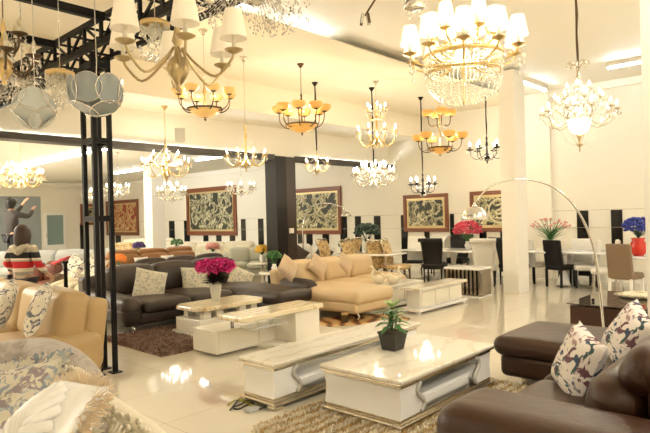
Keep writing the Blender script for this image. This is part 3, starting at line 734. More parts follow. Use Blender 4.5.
def chandelier(label, c, R, tiers, metal, zc=HM-.02, body=1.0, bodym=None, topm=None, bm=None, style='chain', hang_m=None, crystals=0, cr_r=.011, cry=None, dip=.5, ts=1.0, group=None, finial=None, bowl=None, swags=True, crown=False, tall=0.0, sh=1.0, rot=None, lum=None):
    o = thing('chandelier', label, 'chandelier', c, random.uniform(0, .5) if rot is None else rot, group); bm = bm or bulb_m; cry = cry or crystal
    prof = [(r*body, z*body+(tall if z > .05 else 0)) for r, z in BODY]
    MB().lathe(prof, 16).build('centre_stem', bodym or metal, o)
    top = .30*body+tall
    if bowl:
        rb, zb, mt = bowl; MB().lathe([(.001, -rb*.48), (rb*.35, -rb*.43), (rb*.72, -rb*.24), (rb*.98, 0), (rb*.94, 0), (rb*.6, -.18*rb), (.001, -.3*rb)], 24, Matrix.Translation((0, 0, zb))).build('glass_bowl', mt, o)
        MB().lathe([(.001, -rb*.48-.05), (.018, -rb*.48-.03), (.012, -rb*.48-.005), (.03, -rb*.46)], 10, Matrix.Translation((0, 0, zb))).build('finial', metal, o)
        MB().shell([(rb*1.0, -.012), (rb*1.03, 0), (rb*1.0, .014), (rb*.96, .0), (rb*1.0, -.012)], 24, Matrix.Translation((0, 0, zb))).build('bowl_rim', metal, o)
    hang(o, zc-c[2], top, style, hang_m or metal, hang_m)
    ends = []
    for (rf, z, n, tip, kind, *e) in tiers:
        ph = e[0] if e else 0.0
        arm_set(o, n, R*rf, z, tip, kind, metal, topm, bm, ts=ts, dip=dip, ph=ph, sh=sh)
        ends.append([(R*rf*cos(ph+2*PI*i/n), R*rf*sin(ph+2*PI*i/n), z+tip) for i in range(n)])
    glow(o, tiers[0][1]+tiers[0][3]+.06, .7*R, lum if lum is not None else (20 if bm is bulb_hot else 13 if bm is bulb_m else 0))
    if crystals:
        m = MB(); rad = random.Random(len(label))
        for E_ in ends:
            n = len(E_)
            for i in range(n):
                p = Vector(E_[i]); q = Vector(E_[(i+1) % n])
                if swags: strand(m, p, q, .07*R/.4+.03, crystals, cr_r*.62); strand(m, (0, 0, top*.8), p, .03, crystals+3, cr_r*.55)
                for k in range(5):
                    a = 2*PI*k/5; b = p+Vector((.04*ts*cos(a), .04*ts*sin(a), 0))
                    m.octa(b-Vector((0, 0, .02)), cr_r*.7, 1.2); m.octa(b-Vector((0, 0, .055)), cr_r*.95, 2.0)
        for k in range(8):
            a = 2*PI*k/8; m.octa((.07*cos(a), .07*sin(a), -.12), cr_r, 2); strand(m, (.06*cos(a), .06*sin(a), .0), (0, 0, -.2), .02, 5, cr_r*.55)
        stuff(m.build('crystal_drops', cry, o, False))
    if crown:
        m = MB()
        for k in range(8):
            a = 2*PI*k/8; T = Matrix.Rotation(a, 4, 'Z')
            m.tube([(.01, 0, top-.04), (.05, 0, top+.05), (.12, 0, top+.07), (.135, 0, top+.03), (.11, 0, top+.02)], [.006, .012, .008, .005], 5, T, smooth=3)
        m.build('crown_leaves', champ, o)
    return o
random.seed(11)
# 1 brass with six pleated shades (nearest)
o = chandelier('large brass chandelier with pleated ivory shades, nearest the camera', PD(178, 62, 3.7), .385, [(1, .09, 6, -.05, 'shade', 0)], brass, body=1.25, bodym=brass, topm=shade_m, bm=plain('unlit bulb', (.8,.75,.6), .3), ts=1.32, sh=1.12, dip=.87, rot=radians(-26), style='cord', zc=4.46)
MB().ball((0, 0, -.05), .072, 18).build('globe_body', brass, o)
# 18 big bead basket with shades
c = PD(463, 60, 4.4)
o = thing('chandelier', 'huge gold chandelier with lit fabric shades over a beaded crystal basket', 'chandelier', c, .2)
arm_set(o, 10, .42, .01, .03, 'shade', gold, shade_lit, bulb_hot, r0=.28, th=.008, dip=.25, ts=1.15)
arm_set(o, 6, .24, .14, .05, 'shade', gold, shade_lit, bulb_hot, r0=.1, th=.008, dip=.25, ts=1.05, ph=.3)
for nm, rr, z, h in (('gold_ring', .31, .02, .035), ('gold_ring', .285, -.10, .02)):
    MB().shell([(rr, -h/2), (rr+.012, 0), (rr, h/2), (rr-.012, 0), (rr, -h/2)], 36, Matrix.Translation((0, 0, z))).build(nm, gold, o)
m = MB()
for k in range(56):
    a = 2*PI*k/56; ca, sa = cos(a), sin(a)
    for j in range(8): t = j/7; m.octa(((.30-.05*t+.03*sin(t*PI))*ca, (.30-.05*t+.03*sin(t*PI))*sa, .0-.12*t), .0085, 1.1)
    if k % 2 == 0:
        for j in range(14): t = j/13; r = .29*(1-t**2.6)**.5+.005; m.octa((r*ca, r*sa, -.11-.24*t), .0075, 1.1)
    for j in range(5): t = j/4; m.octa(((.30-.2*t)*ca, (.30-.2*t)*sa, .04+.12*t*t), .0075, 1.1)
glow(o, .12, .25, 16); stuff(m.build('bead_basket', crystal_g, o, False))
m = MB()
for k in range(10):
    a = 2*PI*k/10
    for dz in (0, .045, .10): m.octa((.44*cos(a)+.02, .44*sin(a), -.0-dz), .013, 1.8)
    m.octa((.37*cos(a+.3), .37*sin(a+.3), -.05), .012, 2)
stuff(m.build('crystal_drops', crystal, o, False))
MB().lathe([(.001, -.36), (.012, -.34), (.004, -.31), (.006, .3), (.03, .34), (.01, .38)], 10).build('centre_stem', gold, o)
zc = 4.46-c.z
for k in range(4):
    a = PI/4+PI/2*k; m = MB(); A = Vector((.24*cos(a), .24*sin(a), .06)); B = Vector((.03*cos(a), .03*sin(a), zc-.1)); n = 26
    for i in range(n):
        p = A.lerp(B, (i+.5)/n); q = (B-A).to_track_quat('Z', 'Y').to_matrix().to_4x4(); h = (B-A).length/n
        m.tube([(.013*cos(2*PI*j/8), 0, h*.62*sin(2*PI*j/8)) for j in range(9)], .004, 4, Matrix.Translation(p) @ q @ Matrix.Rotation(PI/2*(i % 2), 4, 'Z'), cap=False)
    m.build('chain', gold, o)
MB().lathe([(.01, -.1), (.05, -.06), (.09, 0)], 16, Matrix.Translation((0, 0, zc))).build('canopy', gold, o)
# 19 big crystal at right
o = chandelier('large lit crystal chandelier with a frosted bowl, hanging right of the white column', PD(579, 117, 7.3), .44,
    [(1, .0, 10, .06, 'candle', .1), (.66, .12, 8, .08, 'candle', .3), (.3, .22, 4, .12, 'candle', 0)], champ, body=1.3, tall=.25, bm=bulb_hot, style='sleeve', hang_m=darkbr, crystals=9, cr_r=.014, zc=4.46, crown=True, ts=1.15)
m = MB().lathe([(.04, -.22), (.10, -.19), (.135, -.10), (.14, -.03), (.13, -.03), (.09, -.17), (.02, -.2)], 20); m.build('frosted_bowl', plain('lit frosted glass', (.95,.9,.8), .3, 0, **{'Emission Color': (1,.85,.6,1), 'Emission Strength': 3.5}), o)
MB().lathe([(.001, -.46), (.01, -.44), (.006, -.40), (.04, -.365), (.05, -.355), (.012, -.34), (.02, -.28), (.045, -.23)], 14).build('finial', brass, o)
m = MB()
for k in range(10):
    a = 2*PI*k/10; strand(m, (.36*cos(a), .36*sin(a), -.03), (.05*cos(a), .05*sin(a), -.36), .07, 14, .008)
stuff(m.build('crystal_swags', crystal, o, False))
# amber bowls
chandelier('amber glass bowl chandelier hanging below the brass shaded one', PD(205, 108, 8), .42, [(.9, .02, 8, .14, 'bowl', .2)], darkbr, bodym=gold, topm=amber_l, style='cord', bowl=(.25, -.02, amber_l), hang_m=champ, ts=1.15, dip=.3, tall=.12)
chandelier('large amber glass bowl chandelier on a bronze chain in mid hall', PD(302, 125, 9.9), .44, [(.92, .02, 8, .20, 'bowl', .2)], darkbr, bodym=darkbr, topm=amber, style='chain', bowl=(.29, .0, amber), ts=1.45, dip=.3, tall=.3)
o = chandelier('two tiered amber glass bowl chandelier over the dining area', PD(440, 148, 10), .40, [(.95, .0, 6, .14, 'bowl', .2), (.5, .42, 4, .14, 'bowl', .5)], darkbr, bodym=gold, topm=amber, style='chain', bowl=(.22, -.0, amber), ts=1.35, dip=.3, tall=.45, hang_m=champ)
# gold crystal ones
chandelier('lit ornate gold chandelier hanging in front of the dark header beam', PXp(166, 170, -9.2), .42, [(1, .0, 8, .10, 'candle', .1), (.6, .12, 6, .10, 'candle', .3)], gold, zc=3.75, body=1.4, tall=.15, style='chain', crystals=6, cr_r=.016, bm=bulb_hot, ts=1.3, cry=crystal_g)
chandelier('gold candle chandelier with thin crystal strings right of the ornate gold one', PD(246, 160, 9.4), .34, [(1, .0, 8, .06, 'candle', .2)], gold, body=1.2, style='cord', crystals=6, cr_r=.012, tall=.25, ts=1.1, hang_m=champ)
chandelier('small lit crystal chandelier in the far hall left of the black pillar', PD(241, 190, 15.5), .36, [(1, 0, 8, .06, 'candle')], champ, zc=HF, style='cord', crystals=6, cr_r=.02, ts=1.6, bm=bulb_hot, lum=6)
chandelier('small lit crystal chandelier in the far hall beneath the ornate gold one', PD(172, 196, 15.0), .36, [(1, 0, 8, .08, 'candle'), (.5, .15, 5, .06, 'candle')], champ, zc=HF, style='cord', crystals=6, cr_r=.022, ts=1.7, bm=bulb_hot, lum=6)
chandelier('small lit crystal chandelier in the far hall seen behind the tower', PD(118, 192, 15.5), .30, [(1, 0, 6, .08, 'candle')], champ, zc=HF, style='cord', crystals=5, cr_r=.02, ts=1.5, bm=bulb_hot, lum=6)
chandelier('dim crystal chandelier in the far hall between the tower posts', PD(93, 196, 15.5), .26, [(1, 0, 6, .06, 'candle')], champ, zc=HF, style='cord', crystals=5, cr_r=.02, ts=1.5)
chandelier('lit crystal chandelier with long pendants beside the man at left', PD(21, 181, 12.0), .42, [(1, 0, 10, .10, 'candle'), (.6, .14, 6, .10, 'candle')], gold, zc=HF, style='chain', crystals=7, cr_r=.020, ts=1.6, bm=bulb_hot, cry=crystal_g)
chandelier('small candle chandelier with glass arms on a black sleeve below the mid hall amber bowl', PD(317, 168, 11.3), .24, [(1, 0, 6, .08, 'candle')], brass, style='sleeve', hang_m=steel_m, crystals=6, cr_r=.013, ts=1.1, tall=.05)
chandelier('two tiered gold candle chandelier right of the amber bowls', PD(377, 137, 11.3), .40, [(1, -.02, 8, .10, 'candle', .2), (.46, .42, 5, .12, 'candle', .4)], gold, style='cord', hang_m=champ, body=1.35, tall=.34, crystals=5, cr_r=.012, bm=bulb_hot, ts=1.4, dip=.7)
o = chandelier('dense lit crystal chandelier below the two tiered gold one', PD(374, 180, 11.9), .42, [(1, .0, 10, .10, 'candle', .2), (.6, .12, 8, .10, 'candle', .4)], champ, style='sleeve', hang_m=steel_m, crystals=7, cr_r=.018, bm=bulb_hot, ts=1.7)
chandelier('black glass chandelier with candle bulbs left of the white column', PD(487, 155, 13), .38, [(1, .0, 6, .12, 'black', .2)], blackp, zc=4.46, body=1.25, bodym=blackp, tall=.1, style='sleeve', hang_m=steel_m, crystals=3, cr_r=.014, swags=False, bm=bulb_hot, ts=2.0, dip=.4)
chandelier('small black glass chandelier above the green relief picture', PD(423, 190, 13), .27, [(1, .0, 6, .12, 'black', .5)], blackp, body=1.1, bodym=blackp, tall=.1, style='sleeve', hang_m=steel_m, crystals=3, cr_r=.014, swags=False, bm=bulb_hot, ts=1.8, dip=.4)
chandelier('antique gold chandelier with pointed cups cut by the left picture edge', PD(4, 62, 4.2), .22, [(1, -.02, 6, .05, 'candle', .3), (.6, .10, 4, .09, 'candle', .1)], darkbr, body=1.1, bodym=gold, style='cord', zc=4.46, bm=plain('unlit flame bulb', (.7,.6,.4), .3), ts=1.3, crystals=3)
# glass disc globes
def disc_globe(label, c, R, rd, mat, rings, zc):
    o = thing('disc_pendant', label, 'pendant lamp', c)
    for az, el in [(2*PI*i/n+o_, e) for (n, e, o_) in rings for i in range(n)]:
        p = Vector((cos(el)*cos(az), cos(el)*sin(az), sin(el)))
        T = (p).to_track_quat('Z', 'Y').to_matrix().to_4x4(); T.translation = p*R
        q = MB().lathe([(.001, -.003), (rd, -.003), (rd, .003), (.001, .003)], 24, T).build('glass_disc', mat, o, False)
        MB().tube([(0, 0, 0), p*(R-.004)], .003, 5).build('wire', chrome, o)
        MB().shell([(rd, -.004), (rd+.003, 0), (rd, .004), (rd-.002, 0), (rd, -.004)], 24, T).build('rim', chrome, q)
    MB().ball((0, 0, 0), .035, 12).build('hub', chrome, o)
    MB().tube([(0, 0, .03), (.02, 0, .2), (-.01, .01, .35), (0, 0, zc-c[2])], .0035, 5, smooth=4).build('cord', chrome, o)
    return o
disc_globe('hanging globe of smoky grey glass discs below the truss', PD(96, 89, 3.6), .15, .092, disc_grey, ((7, -.12, .1), (3, -1.1, .3)), 4.46)
disc_globe('hanging globe of pale frosted glass discs near the left edge', PD(34, 108, 3.9), .11, .094, disc_white, ((5, -.75, .35), (5, .45, .9)), 4.46)
# ceiling crystal sprays
def bead_flush(label, c, R, zc, tall=.12):
    o = thing('bead_pendant', label, 'pendant lamp', c)
    MB().lathe([(R*.9, 0), (R, .01), (R, .035), (R*.8, .045)], 24).build('gold_ring', gold, o)
    m = MB(); rr = random.Random(4)
    for i in range(260):
        t = rr.uniform(0, 2*PI); r = R*rr.random()**.5; m.octa((r*cos(t), r*sin(t), -tall*rr.random()*(1.15-r/R*.6)), .011, 1.2)
    stuff(m.build('bead_fringe', crystal_g, o, False)); m = MB()
    for i in range(60):
        t = rr.uniform(0, 2*PI); r = R*(.3+.8*rr.random()); m.octa((r*cos(t), r*sin(t), -tall-.12*rr.random()), .013, 1.3)
    stuff(m.build('crystal_drops', crystal, o, False))
    MB().tube([(0, 0, .04), (0, 0, zc-c[2])], .004, 5).build('cord', chrome, o)
bead_flush('gold ringed crystal bead lamp partly behind the brass shaded chandelier', PD(155, 27, 4.6), .12, 4.46, .14)
bead_flush('gold ringed crystal bead lamp behind the smoky glass disc globe', PD(60, 76, 4.9), .12, 4.46, .16)
def spray(label, c, R, zc, n, seed):
    o = thing('crystal_spray_lamp', label, 'ceiling lamp', c); rr = random.Random(seed); m = MB(); k = MB(); b = MB()
    for i in range(n):
        t = rr.uniform(0, 2*PI); r = R*(.35+.65*rr.random()); z = -.04-.13*rr.random()*(1.3-r/R)
        p = [(.03*cos(t), .03*sin(t), 0), (r*.5*cos(t+.15), r*.5*sin(t+.15), .06), (r*cos(t), r*sin(t), z)]
        m.tube(p, .0018, 4, smooth=3)
        for j in range(3): k.octa((p[2][0]+rr.uniform(-.03, .03), p[2][1]+rr.uniform(-.03, .03), z-.03*j), .011, 1.2)
        if i % 6 == 0: b.ball((r*cos(t)*.8, r*sin(t)*.8, z+.02), .009, 6)
    m.build('wire_stems', chrome, o); stuff(k.build('crystal_drops', crystal, o, False)); b.build('small_bulbs', darkbr, o)
    MB().lathe([(.001, -.03), (.05, -.02), (.09, 0), (.09, .02)], 16).build('ceiling_plate', chrome, o)
    MB().tube([(0, 0, .02), (0, 0, zc-c[2])], .006, 6).build('stem', chrome, o)
spray('sprawling crystal spray lamp at the top edge right of the shaded chandelier', PD(255, 2, 4.4), .46, 4.46, 110, 5)
spray('crystal spray lamp at the left edge behind the antique gold chandelier', PD(22, 84, 5.2), .38, 4.46, 70, 6)
# small silver lamps at the very top
o = thing('cylinder_pendant', 'silver drum pendant with crystal drops left of the beaded gold chandelier', 'pendant lamp', PD(414, 3, 4.6))
MB().lathe([(.07, -.05), (.085, -.045), (.085, .06), (.07, .065)], 24).build('drum', chrome, o); MB().tube([(0, 0, .06), (0, 0, 4.46-o.location.z)], .004, 5).build('cord', chrome, o)
m = MB(); [m.octa((.05*cos(a), .05*sin(a), -.08-.03*(a % 2)), .013, 1.5) for a in range(7)]; stuff(m.build('crystal_drops', crystal, o, False))
c = PD(365, 12, 4.6); o = thing('tube_pendant', 'slim chrome and black pendant of glass tubes at the top edge', 'pendant lamp', c)
m = MB(); m.tube([(0, 0, -.03), (.06, .06, .1), (.10, .10, .2)], .008, 6); m.build('stem', darkbr, o); MB().tube([(.10, .10, .2), (.10, .10, 4.46-c.z)], .004, 5).build('cord', chrome, o)
for k in range(4):
    a = PI/2*k; MB().tube([(.03*cos(a), .03*sin(a), -.02), (.045*cos(a), .045*sin(a), -.10)], .012, 8).build('glass_tube', crystal if k % 2 else darkbr, o)
# price tag hanging on a thread
c = PD(180, 135, 7.9); o = thing('price_tag', 'blank white paper tag hanging below the left amber chandelier', 'tag', c)
MB().box(-.075, .075, -.002, .002, -.10, .10, Matrix.Rotation(.7, 4, 'Z')).build('card', tag_m, o, False); MB().tube([(0, 0, .10), (0, 0, HM-.02-c.z)], .0015, 4).build('thread', tag_m, o)
# fluorescent tubes
def tube_light(label, a, b, z, w=.05, ceil=None, group=None):
    a = Vector((a[0], a[1], z)); b = Vector((b[0], b[1], z)); L = (b-a).length; mid = (a+b)/2; rz = atan2(b.y-a.y, b.x-a.x)
    o = thing('ceiling_light', label, 'ceiling light', mid, rz, group)
    MB().box(-L/2, L/2, -w, w, .02, (ceil-z) if ceil else .06).build('housing', col_m, o, False)
    MB().tube([(-L/2+.03, 0, 0), (L/2-.03, 0, 0)], .02, 8).build('tube', tube_m, o)
p = [PZ(10,170,3.48), PZ(105,149,3.48), PZ(113,174,3.48), PZ(180,164,3.48), PZ(190,161,3.48), PZ(225,156.5,3.48)]
tube_light('long fluorescent strip on the far hall ceiling left of the tower', (p[0].x, 6.83), (p[1].x, 6.83), 3.5, ceil=HF)
tube_light('fluorescent strip on the far hall ceiling right behind the tower', (p[2].x, 10.5), (p[3].x, 10.5), 3.5, ceil=HF)
tube_light('short fluorescent strip on the far hall ceiling left of the black pillar', (p[4].x, 10.35), (p[5].x, 10.35), 3.5, ceil=HF)
tube_light('fluorescent tube on the ceiling left of the large crystal chandelier', (-4.9, 11.5), (-4.9, 12.9), 4.36, ceil=4.46)
tube_light('fluorescent tube on the ceiling right of the large crystal chandelier', (-3.3, 11.8), (-2.3, 11.8), 4.36, ceil=4.46)
for k, y in enumerate((2.0, 3.3, 4.6, 5.9, 7.3, 9.9, 11.2, 12.3)):
    tube_light('cool tube on top of the dark header beam, washing the wall above it', (-9.72, y), (-9.72, y+1.15), 3.05, .03, ceil=3.078, group='tubes on the header beam')
for k, (x, y) in enumerate(((-5.86, 1.2), (-5.86, 2.6), (-5.86, 4.0), (-5.86, 5.4))):
    tube_light('cool tube hidden on the ceiling ledge above the seating', (x, y), (x, y+1.15), 4.40, .02, ceil=4.405, group='tubes on the ceiling ledge')
# warm fill panels added over the out-of-view hall to brighten the room
def panel(x, y, z, s=.5, ce=4.42):
    o = thing('fill_panel', 'square warm fill panel added over the hall to brighten it', 'ceiling light', (x, y, z), 0, 'added fill panels')
    MB().box(-s, s, -s, s, 0, ce-z).build('housing', col_m, o, False); MB().box(-s+.04, s-.04, -s+.04, s-.04, -.006, -.001).build('diffuser', panel_e, o, False)
for x, y in ((1.2, -2.0), (2.2, 2.2), (2.2, 5.5), (.3, 9.5), (2.0, 11.5), (-.2, 5.8), (-7.0, -3.2)):
    panel(x, y, 4.29 if x < -5.7 else 4.42, .5, 4.33 if x < -5.7 else 4.46)
for x, y in ((-12.5, -1.5), (-16.5, -1.0), (-21, -.5), (-13, 1.0), (-18, 1.5), (-23, 2.5)): panel(x, y, 3.51, .85, HF)
# ================================================================= DINING
def chair_box(label, loc, rz, mat, legm=None, h=.98, group=None):
    o = thing('dining_chair', label, 'chair', loc, rz, group); legm = legm or mat
    MB().rbox(-.22, .22, -.24, .22, .36, .47, .04, .01, 6).build('seat', mat, o)
    MB().rbox(-.22, .22, .17, .25, .36, h, .03, .0, 6, taper=lambda p, q: Vector((p.x, p.y+.04*(p.z/q.z), p.z))).build('backrest', mat, o)
    for x in (-.19, .19):
        for y in (-.20, .20): MB().box(x-.02, x+.02, y-.02, y+.02, 0, .38).build('leg', legm, o, False, .003)
    return o
def chair_scroll(label, loc, rz, mat, h=1.05, group=None):
    o = thing('scroll_chair', label, 'chair', loc, rz, group)
    MB().rbox(-.24, .24, -.26, .24, .34, .48, .05, .02, 8).build('seat', mat, o)
    def tp(p, q):
        t = p.z/q.z; return Vector((p.x*(1+.14*t), p.y+.05*t+(.08*max(0, t-.6)/.4), p.z))
    MB().rbox(-.23, .23, .16, .28, .40, h, .05, .01, 10, taper=tp).build('backrest', mat, o)
    MB().tube([(-.27, .42, h-.03), (.27, .42, h-.03)], .045, 12).build('scroll_roll', mat, o)
    m = MB(); [m.ball((x, .14+.0*z, z), .012, 6) for z in (.62, .76, .9) for x in (-.12, 0, .12)]; m.build('tufting_buttons', mat, o)
    for x in (-.2, .2):
        for y in (-.21, .2): MB().tube([(x, y, 0), (x, y, .36)], [.014, .024], 8).build('leg', lea_black, o)
    return o
def chair_gold(label, loc, rz, group=None):
    o = thing('high_back_chair', label, 'chair', loc, rz, group)
    MB().rbox(-.24, .24, -.25, .24, .40, .50, .04, .015, 8).build('seat', fab_damask, o)
    def tp(p, q): t = p.z/q.z; return Vector((p.x*(.82+.22*(t+1)/2), p.y+.06*t+.03*t*t, p.z))
    MB().rbox(-.23, .23, .18, .27, .46, 1.02, .04, .012, 10, taper=tp).build('backrest', fab_damask, o)
    m = MB(); m.tube([(-.2, .21, .42), (-.21, .25, .8), (-.25, .32, 1.02), (-.15, .33, 1.07), (0, .33, 1.05), (.15, .33, 1.07), (.25, .32, 1.02), (.21, .25, .8), (.2, .21, .42)], .02, 8, smooth=4); m.build('carved_frame', champ, o)
    for x in (-.2, .2):
        for y in (-.2, .21): MB().tube([(x, y, .42), (x*1.08, y*1.05, .2), (x*.98, y, 0)], [.03, .02, .016], 8, smooth=3).build('leg', darkbr, o)
    return o
def chair_sled(label, loc, rz):
    o = thing('cantilever_chair', label, 'chair', loc, rz)
    MB().rbox(-.22, .22, -.22, .2, .42, .48, .025, 0, 6).build('seat', lea_black, o)
    MB().rbox(-.22, .22, .17, .20, .48, 1.06, .014, 0, 6, taper=lambda p, q: Vector((p.x, p.y+.05*p.z/q.z, p.z))).build('backrest', lea_white, o)
    MB().rbox(-.22, .22, .205, .225, .48, 1.06, .009, 0, 6, taper=lambda p, q: Vector((p.x, p.y+.05*p.z/q.z, p.z))).build('back_panel', lea_black, o)
    m = MB()
    for x in (-.2, .2): m.tube([(x, .2, .44), (x, -.22, .42), (x, -.24, .06), (x, -.2, .015), (x, .22, .015)], .012, 6, smooth=3)
    m.tube([(-.2, .22, .015), (.2, .22, .015)], .012, 6); m.build('sled_frame', chrome, o); return o
def table_slab(label, loc, rz, w, l, h=.75, mat=lacq_w, glass=False):
    o = thing('dining_table', label, 'table', loc, rz)
    MB().rbox(-w/2, w/2, -l/2, l/2, h-.045, h, .02, 0, 6).build('tabletop', glass_m if glass else mat, o)
    for s in (-1, 1): MB().tube([(0, s*l*.28, h-.045), (0, s*l*.22, .35), (0, s*l*.30, .02)], [.10, .05, .16], 12, smooth=4).build('pedestal', mat, o)
    return o
def bouquet(label, c, vase, pet, R, n, name='flower_arrangement', vm=lacq_w, vh=.25, vr=.08, leafm=leafg, flat=.6, stems=10, pr=.018, spiky=False, seed=1):
    """c = centre of the blossom head"""
    o = thing(name, label, 'flowers', (c[0], c[1], vase)); H = c[2]-vase; rr = random.Random(seed)
    MB().lathe([(vr*.5, 0), (vr*.75, vh*.15), (vr, vh*.55), (vr*.6, vh*.85), (vr*.75, vh), (vr*.65, vh), (vr*.5, vh*.85)], 16).build('vase', vm, o)
    m = MB(); b = MB(); pts = []
    for i in range(n):
        t = rr.uniform(0, 2*PI); u = rr.uniform(-.35, 1); r = R*sqrt(max(0, 1-u*u*.9))*rr.uniform(.75, 1)
        pts.append((r*cos(t), r*sin(t), H+R*flat*u))
    for p in pts: b.ball(p, pr*rr.uniform(.7, 1.2), 6, (1, 1, .8))
    for i in range(stems): m.tube([(0, 0, vh*.9), (pts[i][0]*.3, pts[i][1]*.3, (H+vh)/2), pts[i]], .004, 4, smooth=2)
    for i in range(stems*2):
        t = rr.uniform(0, 2*PI); m.leaf((0, 0, vh), (cos(t), sin(t), rr.uniform(.6, 2.2)), (R*1.1 if not spiky else R*1.5)*rr.uniform(.7, 1), .03 if not spiky else .022, .25)
    stuff(m.build('foliage', leafm, o)); stuff(b.build('blossoms', pet, o)); return o
def fl(px, py): q = PZ(px, py, 0); return (q.x, q.y, 0)
# left dining group
table_slab('white dining table with deep pink flowers among black and white scroll chairs', (-7.0, 12.0, 0), PI/2*0, 2.2, 1.0)
chair_sled('white panel back cantilever chair left of the black scroll chair', (-7.72, 11.62, 0), .35)
chair_scroll('black scroll back chair in front of the white dining table', (-7.0, 11.35, 0), -2.8, lea_black)
chair_scroll('black scroll back chair behind the white dining table, left of the flowers', (-7.25, 12.85, 0), .1, lea_black)
chair_scroll('white scroll back chair behind the white dining table left of the pink flowers', (-7.95, 12.8, 0), -.1, lea_white)
chair_scroll('white scroll back chair with rolled top near the white column', (-5.78, 11.45, 0), -2.75, lea_white)
chair_scroll('black scroll back chair half hidden by the white column', (-5.35, 11.95, 0), 3.6-PI*.3, lea_black)
bouquet('round bunch of deep pink flowers on the white dining table', (-6.45, 11.95, 1.21), .75, rose_m, .34, 220, seed=2, pr=.035, vh=.2)
c = PD(367, 233, 12.9); bouquet('dark blue green foliage ball in a white pot behind the gold chairs', (c.x, c.y, 1.25), .75, leafd, .30, 200, seed=3, pr=.04, leafm=leafd, vh=.22)
table_slab('pale dining table under the dark foliage ball', (c.x, c.y+.1, 0), .2, 1.5, .8)
for px, py, k, rz, lab in ((358, 262, 12.6, 1.7, 'gold damask high back chair left of the swan table'), (372, 262, 12.9, 4.2, 'gold damask high back chair under the foliage ball'), (398, 262, 12.6, 1.9, 'gold damask high back chair beside the white panel chair'),
                    (333, 250, 13.6, 1.8, 'far gold damask chair right of the cream sofa'), (347, 250, 14.2, 4.4, 'far gold damask chair beside the green plant')):
    q = PD(px, py, k); chair_gold(lab, (q.x, q.y, 0), rz)
q = PD(486, 288, 10.6)
o = thing('console_table', 'mirrored console table left of the white column foot', 'table', (-5.35, 10.0, 0), 0)
MB().box(-.45, .3, -.25, .25, .52, .56).build('top', lacq_w, o, False, .005); m = MB()
for i in range(9): m.box(-.42+.085*i, -.42+.085*i+.045, -.22, .22, .02, .52)
m.build('fluted_mirror_body', plain('bronze mirror', (.35,.30,.24), .1, .9), o, False); MB().box(-.45, .3, -.25, .25, 0, .02).build('plinth', lacq_w, o, False)
# right dining group
a = fl(559, 287); chair_box('black leather dining chair right of the white column', (a[0], a[1]+.1, 0), PI-.35, lea_black, h=1.0)
a = fl(534, 284); chair_box('white leather dining chair partly behind the white column', (a[0]-.1, a[1]+.25, 0), PI-.35, lea_white, lea_black, h=1.0)
table_slab('white dining table with a spiky pink flower arrangement', (-4.35, 12.4, 0), 0, 1.7, .9)
for px, lab, rz in ((580, 'white leather dining chair behind the spiky flower table', .2), (592, 'white and black dining chair at the end of the spiky flower table', -1.2)):
    q = PYp(px, 250, 12.7); chair_box(lab, (q.x, 12.75 if rz > 0 else 12.3, 0), rz, lea_white, lea_black, h=.98)
bouquet('spiky green arrangement tipped with pale pink flowers right of the column', (-4.62, 12.2, 1.30), .75, palepink, .42, 40, seed=4, pr=.03, vh=.2, stems=30, spiky=True, flat=.35)
a = fl(622, 300); chair_box('taupe leather dining chair in front of the red vase', (a[0]+.02, a[1]+.2, 0), PI-.2, lea_taupe, lea_white, h=1.0)
a = fl(603, 294); chair_box('white leather dining chair left of the taupe chair', (a[0]-.05, a[1]+.3, 0), PI/2+.3+PI, lea_white, chrome, h=1.02)
chair_box('second white leather dining chair behind the taupe chair', (-3.3, 12.45, 0), -PI/2+.3, lea_white, chrome, h=1.02)
table_slab('white dining table holding the red vase at the right edge', (-2.1, 11.55, 0), .0, 1.5, .9)
c = PD(638, 231, 10.25); bouquet('blue flowers in a red glazed vase at the right edge', (c.x, c.y, 1.28), .75, blue_m, .27, 190, seed=5, pr=.032, vm=red_gl, vh=.33, vr=.16, leafm=leafd)
# arc lamp
o = thing('arc_floor_lamp', 'brushed steel arc floor lamp with a dome shade arching over the hall', 'floor lamp', (0, 0, 0))
B = PZ(605, 346, 0); B = Vector((-2.26, 6.62, 0)); K = 0.0
def onplane(px, py):      # the arc stands in one vertical plane through the base, parallel to the picture's wide direction
    k = 6.72; return PD(px, py, k)
q = [onplane(604, 330), onplane(600, 290), onplane(594, 250), onplane(583, 220), onplane(568, 199), onplane(548, 185), onplane(521, 179), onplane(498, 183), onplane(484, 192), onplane(476, 202)]
B = Vector((q[0].x+.02, q[0].y+.0, 0))
MB().tube([B+Vector((0, 0, .05))]+q, [.018, .018, .016, .014, .012, .011, .010, .009], 8, smooth=5).build('arc_pole', chrome, o)
MB().lathe([(.15, 0), (.16, .01), (.16, .05), (.15, .06), (.02, .062), (.02, .12)], 24, Matrix.Translation(B)).build('base', black_gloss, o)
D = PD(475, 220, 6.72)
MB().shell([(.158, 0), (.16, .005), (.152, .06), (.125, .11), (.08, .145), (.03, .16), (.012, .165)], 28, Matrix.Translation(D)).build('dome_shade', chrome, o, True, solid=.003)
MB().lathe([(.03, .158), (.035, .17), (.012, .19), (.012, .215)], 12, Matrix.Translation(D)).build('socket_cap', chrome, o)
MB().tube([D+Vector((0, 0, .2)), q[-1]], .008, 6).build('coupling', chrome, o)
MB().ball(D+Vector((0, 0, .07)), .04, 10).build('bulb', plain('unlit frosted bulb', (.8,.76,.66), .4), o)
o2 = thing('arc_floor_lamp', 'small second arc lamp far away behind the caramel sofa', 'floor lamp', (0, 0, 0))
q = [PD(303, 240, 15), PD(303, 225, 15), PD(310, 208, 15), PD(325, 203, 15), PD(342, 207, 15), PD(346, 212, 15)]
